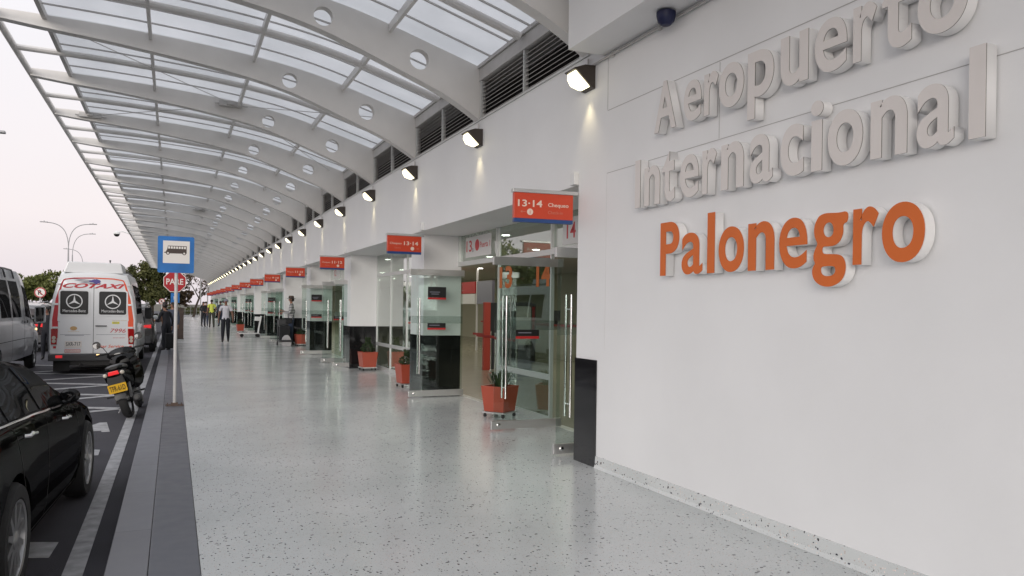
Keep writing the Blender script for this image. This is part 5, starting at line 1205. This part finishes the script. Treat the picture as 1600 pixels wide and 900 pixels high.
# ------------------------------------------------------------------ people
def person(label, loc, rz, h, cols, pose, hairkind='short', sleeve='long', extras=()):
    """cols: top, bottom, skin, shoe. pose: dict of joint overrides"""
    k = h / 1.75
    J = dict(pel=(0, 0, .95), wai=(0, .0, 1.10), che=(0, .01, 1.30), nb=(0, 0, 1.44), nk=(0, .01, 1.51), jaw=(0, .03, 1.565), hd=(0, .015, 1.635), top=(0, .0, 1.70), nose=(0, .118, 1.62),
             shR=(.175, 0, 1.415), shL=(-.175, 0, 1.415), elR=(.235, -.02, 1.13), elL=(-.235, -.02, 1.13), wrR=(.25, .05, .88), wrL=(-.25, .05, .88),
             hiR=(.088, 0, .90), hiL=(-.088, 0, .90), knR=(.10, .02, .50), knL=(-.10, .02, .50), anR=(.105, -.02, .085), anL=(-.105, -.02, .085))
    J.update(pose)
    RA = dict(pel=(.168, .125), wai=(.158, .122), che=(.178, .128), nb=(.11, .08), nk=(.052, .055), jaw=(.056, .062), hd=(.080, .096), top=(.064, .076), nose=(.012, .012), shR=(.070, .070), shL=(.070, .070),
              elR=(.048, .048), elL=(.048, .048), wrR=(.027, .027), wrL=(.027, .027), hiR=(.105, .105), hiL=(.105, .105), knR=(.080, .080), knL=(.080, .080), anR=(.058, .058), anL=(.058, .058))
    E = [('pel', 'wai', 'top'), ('wai', 'che', 'top'), ('che', 'nb', 'top'), ('nb', 'nk', 'skin'), ('nk', 'jaw', 'skin'), ('jaw', 'hd', 'skin'), ('hd', 'top', 'skin'), ('hd', 'nose', 'skin'), ('pel', 'hiR', 'bot'), ('pel', 'hiL', 'bot')]
    for s_, sg in (('R', 1), ('L', -1)):
        w = Vector(J['wr' + s_]); el = Vector(J['el' + s_]); d = (w - el).normalized(); J['pa' + s_] = tuple(w + d * .075); RA['pa' + s_] = (.034, .020)
        side = Vector((0, 1, 0)) - d * d.y; side = side.normalized() if side.length > .2 else Vector((1, 0, 0)); nrm = d.cross(side)
        E += [('nb', 'sh' + s_, 'top'), ('sh' + s_, 'el' + s_, 'top'), ('el' + s_, 'wr' + s_, 'arm'), ('wr' + s_, 'pa' + s_, 'skin')]
        for q, (o_, ln) in enumerate(((-.028, .060), (-.010, .075), (.010, .080), (.028, .070))):
            a, b = f'f{q}a{s_}', f'f{q}b{s_}'
            J[a] = tuple(w + d * (.075 + ln * .5) + side * o_); J[b] = tuple(w + d * (.075 + ln * .9) + side * o_ * 1.1 + nrm * .018 * -sg); RA[a] = (.0095, .0095); RA[b] = (.008, .008)
            E += [('pa' + s_, a, 'skin'), (a, b, 'skin')]
        J['th' + s_] = tuple(w + d * .075 + side * .055); RA['th' + s_] = (.010, .010); E.append(('wr' + s_, 'th' + s_, 'skin'))
        an = Vector(J['an' + s_]); kn = Vector(J['kn' + s_]); fx = J.get('foot' + s_, (0.02 * sg, 1)); fd_ = Vector((fx[0], fx[1], 0)).normalized()
        pit = J.get('pitch' + s_, 0)
        J['ba' + s_] = tuple(an + fd_ * .11 + Vector((0, 0, -.045 - pit))); J['to' + s_] = tuple(an + fd_ * .17 + Vector((0, 0, -.05 - pit * 1.2))); J['he' + s_] = tuple(an - fd_ * .035 + Vector((0, 0, -.045 + pit * .3)))
        RA['ba' + s_] = (.042, .034); RA['to' + s_] = (.034, .026); RA['he' + s_] = (.034, .034)
        E += [('hi' + s_, 'kn' + s_, 'bot'), ('kn' + s_, 'an' + s_, 'bot'), ('an' + s_, 'ba' + s_, 'shoe'), ('ba' + s_, 'to' + s_, 'shoe'), ('an' + s_, 'he' + s_, 'shoe')]
    for a in ('footR', 'footL', 'pitchR', 'pitchL'): J.pop(a, None)
    names = list(J); idx = {n_: i for i, n_ in enumerate(names)}
    bm = bmesh.new(); lay = bm.verts.layers.skin.verify(); vv = [bm.verts.new(Vector(J[n_]) * k) for n_ in names]; bm.verts.ensure_lookup_table()
    for n_, v in zip(names, vv): v[lay].radius = (RA[n_][0] * k, RA[n_][1] * k); v[lay].use_root = (n_ == 'pel')
    for a, b, _ in E: bm.edges.new((vv[idx[a]], vv[idx[b]]))
    me = bpy.data.meshes.new('p'); bm.to_mesh(me); bm.free(); ob = bpy.data.objects.new('p', me); COL.objects.link(ob)
    md = ob.modifiers.new('s', 'SKIN'); md.branch_smoothing = .6; md.use_smooth_shade = True; sb = ob.modifiers.new('ss', 'SUBSURF'); sb.levels = 1; sb.render_levels = 1
    dg = bpy.context.evaluated_depsgraph_get(); dg.update(); m2 = bpy.data.meshes.new_from_object(ob.evaluated_get(dg)); bpy.data.objects.remove(ob)
    order = ['top', 'bot', 'skin', 'shoe']; m2.materials.clear()
    for c_ in cols: m2.materials.append(M[c_])
    segs = [(Vector(J[a]) * k, Vector(J[b]) * k, lb, a, b) for a, b, lb in E]
    for p in m2.polygons:
        c_ = p.center; best = None
        for a, b, lb, na, nb_ in segs:
            ab = b - a; t = max(0, min(1, (c_ - a).dot(ab) / max(ab.length_squared, 1e-9))); d = (c_ - a - ab * t).length
            if best is None or d < best[0]: best = (d, lb, t, na, c_)
        lb = best[1]
        if lb == 'arm': lb = 'skin' if (sleeve == 'short' or best[2] > .93) else 'top'
        if lb == 'top' and sleeve == 'short' and best[3].startswith('sh') and best[2] > .62: lb = 'skin'
        if best[3] == 'pel' and c_.z > .96 * k: lb = 'top'
        elif best[3] in ('pel',) : lb = 'bot' if c_.z < .97 * k else 'top'
        p.material_index = order.index(lb); p.use_smooth = True
    root = bpy.data.objects.new('person', m2); COL.objects.link(root); root.location = loc; root.rotation_euler = (0, 0, rz)
    tag(root, label, 'person')
    H = Vector(J['hd']) * k
    if hairkind in ('short', 'long', 'grey'):
        q = MB(); q.ell((H.x, H.y - .018 * k, H.z + .035 * k), (.088 * k, .098 * k, .078 * k), 18)
        if hairkind == 'long': q.ell((H.x, H.y - .06 * k, H.z - .08 * k), (.085 * k, .05 * k, .15 * k), 14)
        q.build('hair', 'decalgrey' if hairkind == 'grey' else 'hair', root, smooth=True)
    if hairkind == 'hat':
        q = MB(); q.lathe([(.155 * k, .0), (.16 * k, .008), (.095 * k, .018), (.092 * k, .085), (.07 * k, .115), (0, .105)], 24, T=Matrix.Translation((H.x, H.y, H.z + .035 * k))); q.build('hat', 'felt', root, smooth=True)
        q = MB(); q.lathe([(.0965 * k, .02), (.0955 * k, .045)], 24, T=Matrix.Translation((H.x, H.y, H.z + .035 * k)), cap=False); q.build('hat_band', 'black', root, smooth=True)
        q = MB(); q.ell((H.x, H.y - .025 * k, H.z - .005 * k), (.083 * k, .085 * k, .075 * k), 14); q.build('hair', 'hair', root, smooth=True)
    for sx in (-1, 1):
        q = MB(); q.ell((H.x + sx * .030 * k, H.y + .083 * k, H.z + .005 * k), (.011 * k, .008 * k, .007 * k), 8); q.build('eye', 'black', root, smooth=True)
        q = MB(); q.ell((H.x + sx * .080 * k, H.y + .0, H.z - .01 * k), (.012 * k, .022 * k, .032 * k), 8); q.build('ear', cols[2], root, smooth=True)
    q = MB(); q.ell((H.x, H.y + .082 * k, H.z - .055 * k), (.024 * k, .008 * k, .006 * k), 8); q.build('mouth', 'decalred', root, smooth=True)
    return root
WALK = dict(knR=(.10, .14, .50), anR=(.11, .16, .10), knL=(-.09, .02, .50), anL=(-.10, -.16, .12), pitchL=.02, elR=(.25, -.10, 1.15), wrR=(.27, -.06, .90), elL=(-.25, .0, 1.14), wrL=(-.27, .12, .92))
pw_ = person('man in a white short-sleeved shirt and dark trousers walking towards the camera', (2.02, 34.4, 0), R(176), 1.84, ['shirtw', 'trous', 'skind', 'shoe'], WALK, 'grey', 'short')
q = MB(); q.box(-.17, .17, -.125, .125, .985, 1.02); q.ell((0, 0, 1.0), (.157, .112, .02), 16); 
HM = dict(elR=(.25, .05, 1.15), wrR=(.12, .28, 1.22), elL=(-.235, .04, 1.16), wrL=(-.10, .28, 1.16))
hm = person('man in a brown hat and striped shirt looking at his phone beside a trolley', (4.33, 31.7, 0), R(78), 1.96, ['stripes', 'jeans', 'skin', 'shoe'], HM, 'hat', 'long')
q = MB(); q.tube([(.14, -.06, 1.52), (.0, .13, 1.34), (-.16, .12, 1.12), (-.20, .08, 1.06)], .012, 8); q.tube([(.14, -.06, 1.52), (.0, -.13, 1.36), (-.18, -.06, 1.10)], .012, 8); q.build('shoulder_strap', 'bagblack', hm, smooth=True)
q = MB(); q.prism(rrect(.86, 1.12, -.02, .20, .04), 0, 0) if False else q.box(-.26, -.17, -.05, .20, .88, 1.10); sb_ = q.build('shoulder_bag', 'bagblack', hm, bevel=.03)
ph = MB(); ph.box(-.04, .04, -.005, .005, -.075, .075); ph = ph.build('phone', 'black', loc=(4.33 - .36, 31.78, 1.30)); ph.rotation_euler = (R(30), 0, R(78)); tag(ph, 'black phone held by the man in the hat', 'phone')
person('man in a hi-vis yellow shirt seen from behind far down the pavement', (2.38, 56, 0), R(8), 1.92, ['hivis', 'khaki', 'skind', 'shoe'], dict(elR=(.27, .0, 1.16), wrR=(.20, .18, 1.05), knR=(.12, .02, .5), anR=(.14, -.02, .085)), 'short', 'short')
person('woman in dark clothes carrying a bag left of the man in the hi-vis shirt', (1.93, 58, 0), R(200), 1.78, ['darktop', 'trous', 'skin', 'shoe'], dict(elR=(.24, .05, 1.14), wrR=(.12, .22, 1.05), elL=(-.24, .05, 1.14), wrL=(-.10, .22, 1.02)), 'long', 'long')
person('dark-haired person mostly hidden between the woman and the hi-vis man', (2.18, 60.5, 0), R(190), 1.80, ['darktop', 'jeans', 'skin', 'shoe'], {}, 'short', 'long')
person('man in slate-blue clothes standing behind the walking man in white', (3.1, 59, 0), R(30), 1.86, ['greytop', 'jeans', 'skind', 'shoe'], dict(knR=(.12, .03, .5), anR=(.15, -.02, .085)), 'short', 'long')
person('person in black leaning towards the open side of the grey hatchback', (-.20, 28.6, 0), R(35), 1.62, ['darktop', 'trous', 'skin', 'shoe'], dict(elL=(-.24, .12, 1.16), wrL=(-.20, .36, 1.10), che=(0, .06, 1.29), nb=(0, .10, 1.42), nk=(0, .12, 1.49), jaw=(0, .15, 1.545), hd=(0, .14, 1.61), top=(0, .13, 1.675), nose=(0, .238, 1.60), shR=(.175, .09, 1.39), shL=(-.175, .09, 1.39)), 'short', 'long')
person('person in dark blue standing at the kerb just left of the bus stop pole', (-.02, 29.9, 0), R(150), 1.66, ['greytop', 'jeans', 'skin', 'shoe'], dict(elR=(.24, .06, 1.14), wrR=(.16, .26, 1.06)), 'long', 'long')
person('third person in dark clothes behind the two at the grey hatchback', (-.28, 31.2, 0), R(-120), 1.68, ['darktop', 'trous', 'skind', 'shoe'], {}, 'short', 'short')
person('person in dark clothes standing on the road between the two minibuses', (-3.45, 26.6, G), R(170), 1.60, ['darktop', 'trous', 'skind', 'shoe'], {}, 'short', 'long')
vt = MB(); vt.box(-.18, .18, -.12, .12, .12, .62); vt = vt.build('travel_bag', 'bagblack', loc=(-.05, 27.9, 0), bevel=.04); tag(vt, 'black travel bag on the kerb in front of the people at the hatchback', 'bag')

# ------------------------------------------------------------------ trees, fences, far things
def tree(loc, blobs, n, lsize, lm, label, trunk_h, tr=.18, group='trees beyond the road', sparse=False, lean=(0, 0)):
    o = empty('tree', loc, random.uniform(0, 6), label, 'tree', group); o.rotation_euler = (0, 0, 0)
    t = MB(); top = Vector((lean[0], lean[1], trunk_h))
    t.tube([(0, 0, -.1), (lean[0] * .3, lean[1] * .3, trunk_h * .45), top], [tr, tr * .8, tr * .65], 10); t.build('trunk', 'bark', o, smooth=True)
    lb = MB()
    for (c, r) in blobs:
        c = Vector(c); mid = (top + c) / 2 + Vector((random.uniform(-.3, .3), random.uniform(-.3, .3), .15)); lb.tube([top * .92, mid, c], [tr * .5, tr * .3, tr * .12], 7)
        for _ in range(7 if sparse else 3):
            d = Vector((random.gauss(0, 1), random.gauss(0, 1), random.gauss(.4, .7))).normalized(); e_ = c + Vector((d.x * r[0], d.y * r[1], d.z * r[2])) * .95
            lb.tube([mid.lerp(c, .6), c.lerp(e_, .5) + Vector((0, 0, .1)), e_], [tr * .18, tr * .1, tr * .04], 5)
            if sparse:
                for _ in range(3): f_ = e_ + Vector((random.uniform(-.6, .6), random.uniform(-.6, .6), random.uniform(-.1, .6))); lb.tube([c.lerp(e_, .7), f_], [tr * .06, tr * .03], 4)
    lb.build('limbs', 'bark', o, smooth=True)
    tot = sum(r[0] * r[2] for c, r in blobs); pts = []
    for (c, r) in blobs:
        k = int(n * r[0] * r[2] / tot); sub = [(Vector((random.gauss(0, 1), random.gauss(0, 1), random.gauss(0, 1))).normalized() * random.uniform(.45, 1.0), random.uniform(.16, .34)) for _ in range(26)]
        for _ in range(k):
            d, sr = random.choice(sub); g = Vector((random.gauss(0, 1), random.gauss(0, 1), random.gauss(0, 1))).normalized() * sr * random.uniform(.3, 1.15)
            p = d + g; pts.append((c[0] + p.x * r[0], c[1] + p.y * r[1], c[2] + p.z * r[2]))
    leaf_mesh(pts, lsize, 'crown', lm, o)
random.seed(5)
def B3(*a): return [((x, y, z), (r, r, rz)) for x, y, z, r, rz in a]
tree((-12.6, 74, G), B3((0, 0, 2.9, 1.7, 1.3), (1.3, .4, 2.6, 1.3, 1.1), (-1.2, 0, 2.6, 1.2, 1.0)), 5200, .15, 'leafA', 'green roadside tree showing just right of the silver minibus roof', 1.6)
tree((-10.2, 78, G), B3((0, 0, 3.2, 1.8, 1.5), (1.4, 0, 2.7, 1.3, 1.1), (-.9, .3, 3.0, 1.2, 1.1)), 5200, .15, 'leafA', 'green roadside tree immediately left of the white minibus', 1.7)
tree((-16.0, 88, G), B3((0, 0, 3.2, 2.4, 1.7), (2.0, 0, 2.8, 1.7, 1.4)), 3500, .19, 'leafB', 'darker tree further back behind the silver minibus', 1.8)
tree((-6.2, 104, 0), B3((0, 0, 4.4, 2.5, 1.9), (-2.0, 0, 3.8, 1.8, 1.5)), 3500, .2, 'leafB', 'distant tree hidden behind the white minibus roof', 2)
tree((-2.3, 100, 0), B3((-1.1, 0, 4.4, 2.1, 2.0), (.9, .5, 3.9, 1.7, 1.9), (-.2, 0, 5.0, 1.4, 1.2), (.4, -.6, 2.6, 1.8, 1.3), (-2.4, .6, 3.2, 1.5, 1.5)), 9500, .17, 'leafB', 'large dark green tree left of the bus stop sign', 1.9, .25)
tree((.2, 106, 0), B3((0, 0, 3.3, 1.8, 1.5), (1.2, 0, 2.4, 1.2, 1.0)), 3500, .17, 'leafC', 'brownish tree behind the PARE sign', 1.5, .2)
tree((2.3, 104, 0), B3((.6, 0, 5.6, 1.6, 1.4), (2.0, .3, 5.2, 1.4, 1.3), (-.7, .2, 4.6, 1.3, 1.2), (1.4, -.4, 3.6, 1.5, 1.1), (2.9, .2, 4.1, 1.2, 1.0)), 1500, .13, 'leafC', 'nearly bare tree with brown twigs past the end of the canopy', 2.5, .17, sparse=True, lean=(.7, 0))
tree((-18, 56, G), B3((0, 0, 4.6, 2.4, 2.1), (1.6, 1, 4.0, 1.7, 1.5), (-1.2, 1, 4.2, 1.8, 1.6)), 3500, .2, 'leafA', 'tree mirrored in the first window between the door numbers', 2.2)
tree((-19, 66, G), B3((0, 0, 5.2, 2.4, 2.3), (1.6, 1, 4.3, 1.7, 1.5)), 2600, .22, 'leafA', 'second tree mirrored in the windows, further along', 2.4)
tree((-20, 44, G), B3((0, 0, 4.6, 2.4, 2.1)), 2000, .22, 'leafB', 'third tree mirrored in the windows, nearest of them', 2.2)
hs = empty('brick_house', (-27, 84, G), 0, 'red brick house mirrored in the first window', 'house')
MB().box(-4, 4, -5, 5, 0, 4.2).build('wall', 'brick', hs); MB().prism([(-4.4, 4.2), (4.4, 4.2), (0, 5.8)], -5.3, 5.3, 'y').build('roof', 'pot', hs)
for yy in (-3, 0, 3): MB().box(3.99, 4.03, yy - .6, yy + .6, 1.2, 2.6).build('window', 'carglass', hs)
tag(MB().box(-9, 0, 92, 122, -.12, -.02).build('grass_island', 'grass'), kind='structure')
def fence(x0, x1, y, h, label, n):
    o = empty('fence', ((x0 + x1) / 2, y, -.01), 0, label, 'fence'); c = (x0 + x1) / 2
    for k in range(n + 1):
        x = x0 + (x1 - x0) * k / n - c; MB().box(x - .03, x + .03, -.03, .03, 0, h).build('post', 'fencem', o)
    r = MB(); r.box(x0 - c, x1 - c, -.015, .015, h - .12, h - .06); r.build('rail', 'fencem', o)
    r = MB(); r.box(x0 - c, x1 - c, -.015, .015, h * .45, h * .45 + .05); r.build('rail', 'fencem', o)
    r = MB(); r.box(x0 - c, x1 - c, -.015, .015, .12, .18); r.build('rail', 'fencem', o)
fence(-1.5, 9, 118, 1.3, 'grey post fence across the far end of the pavement', 14)
fence(-24, -10, 92, 2.1, 'tall grey fence behind the parked cars on the left', 24)
lr = empty('kerb_railing', (1.35, 58, 0), 0, 'low thin white railing on the pavement left of the distant people', 'railing')
q = MB(); q.tube([(-.28, 0, 0), (-.28, 0, .9), (.28, 0, .9), (.28, 0, 0)], .018, 8); q.tube([(-.28, 0, .45), (.28, 0, .45)], .014, 8); q.build('frame', 'polewhite', lr, smooth=True)
for k, (px, nm) in enumerate(((3.05, 'left'), (3.85, 'right'))):
    q = MB(); q.tube([(0, 0, 0), (0, 0, 5.4)], .07, 12); q.box(-.15, .15, -.15, .15, 0, .02); q = q.build('white_post', 'polewhite', loc=(px, 102, -.01)); tag(q, f'thin white post past the end of the wall, {nm} of the pair', 'post', 'pair of white posts at the far end')
def bush(loc, n, r, label):
    random.seed(int(loc[0] * 10) + 50); o = empty('bush', loc, 0, label, 'bush', 'low bushes by the far fence'); pts = []
    for _ in range(n): g = Vector((random.gauss(0, 1), random.gauss(0, 1), abs(random.gauss(0, 1)))).normalized() * random.uniform(.4, 1); pts.append((g.x * r[0], g.y * r[1], g.z * r[2]))
    leaf_mesh(pts, .12, 'foliage', 'leafB', o)
    q = MB(); q.tube([(0, 0, 0), (0, 0, r[2] * .7)], .04, 6); q.build('stem', 'bark', o)
bush((-.2, 120, 0), 1500, (1.6, 1, 1.7), 'low dark bush at the fence left of the bare tree')
bush((2.6, 121, 0), 1500, (1.7, 1, 1.3), 'low bush at the fence under the bare tree')
bush((5.2, 122, 0), 1500, (1.6, 1, 1.6), 'low bush at the fence near the white posts')
print('ok')
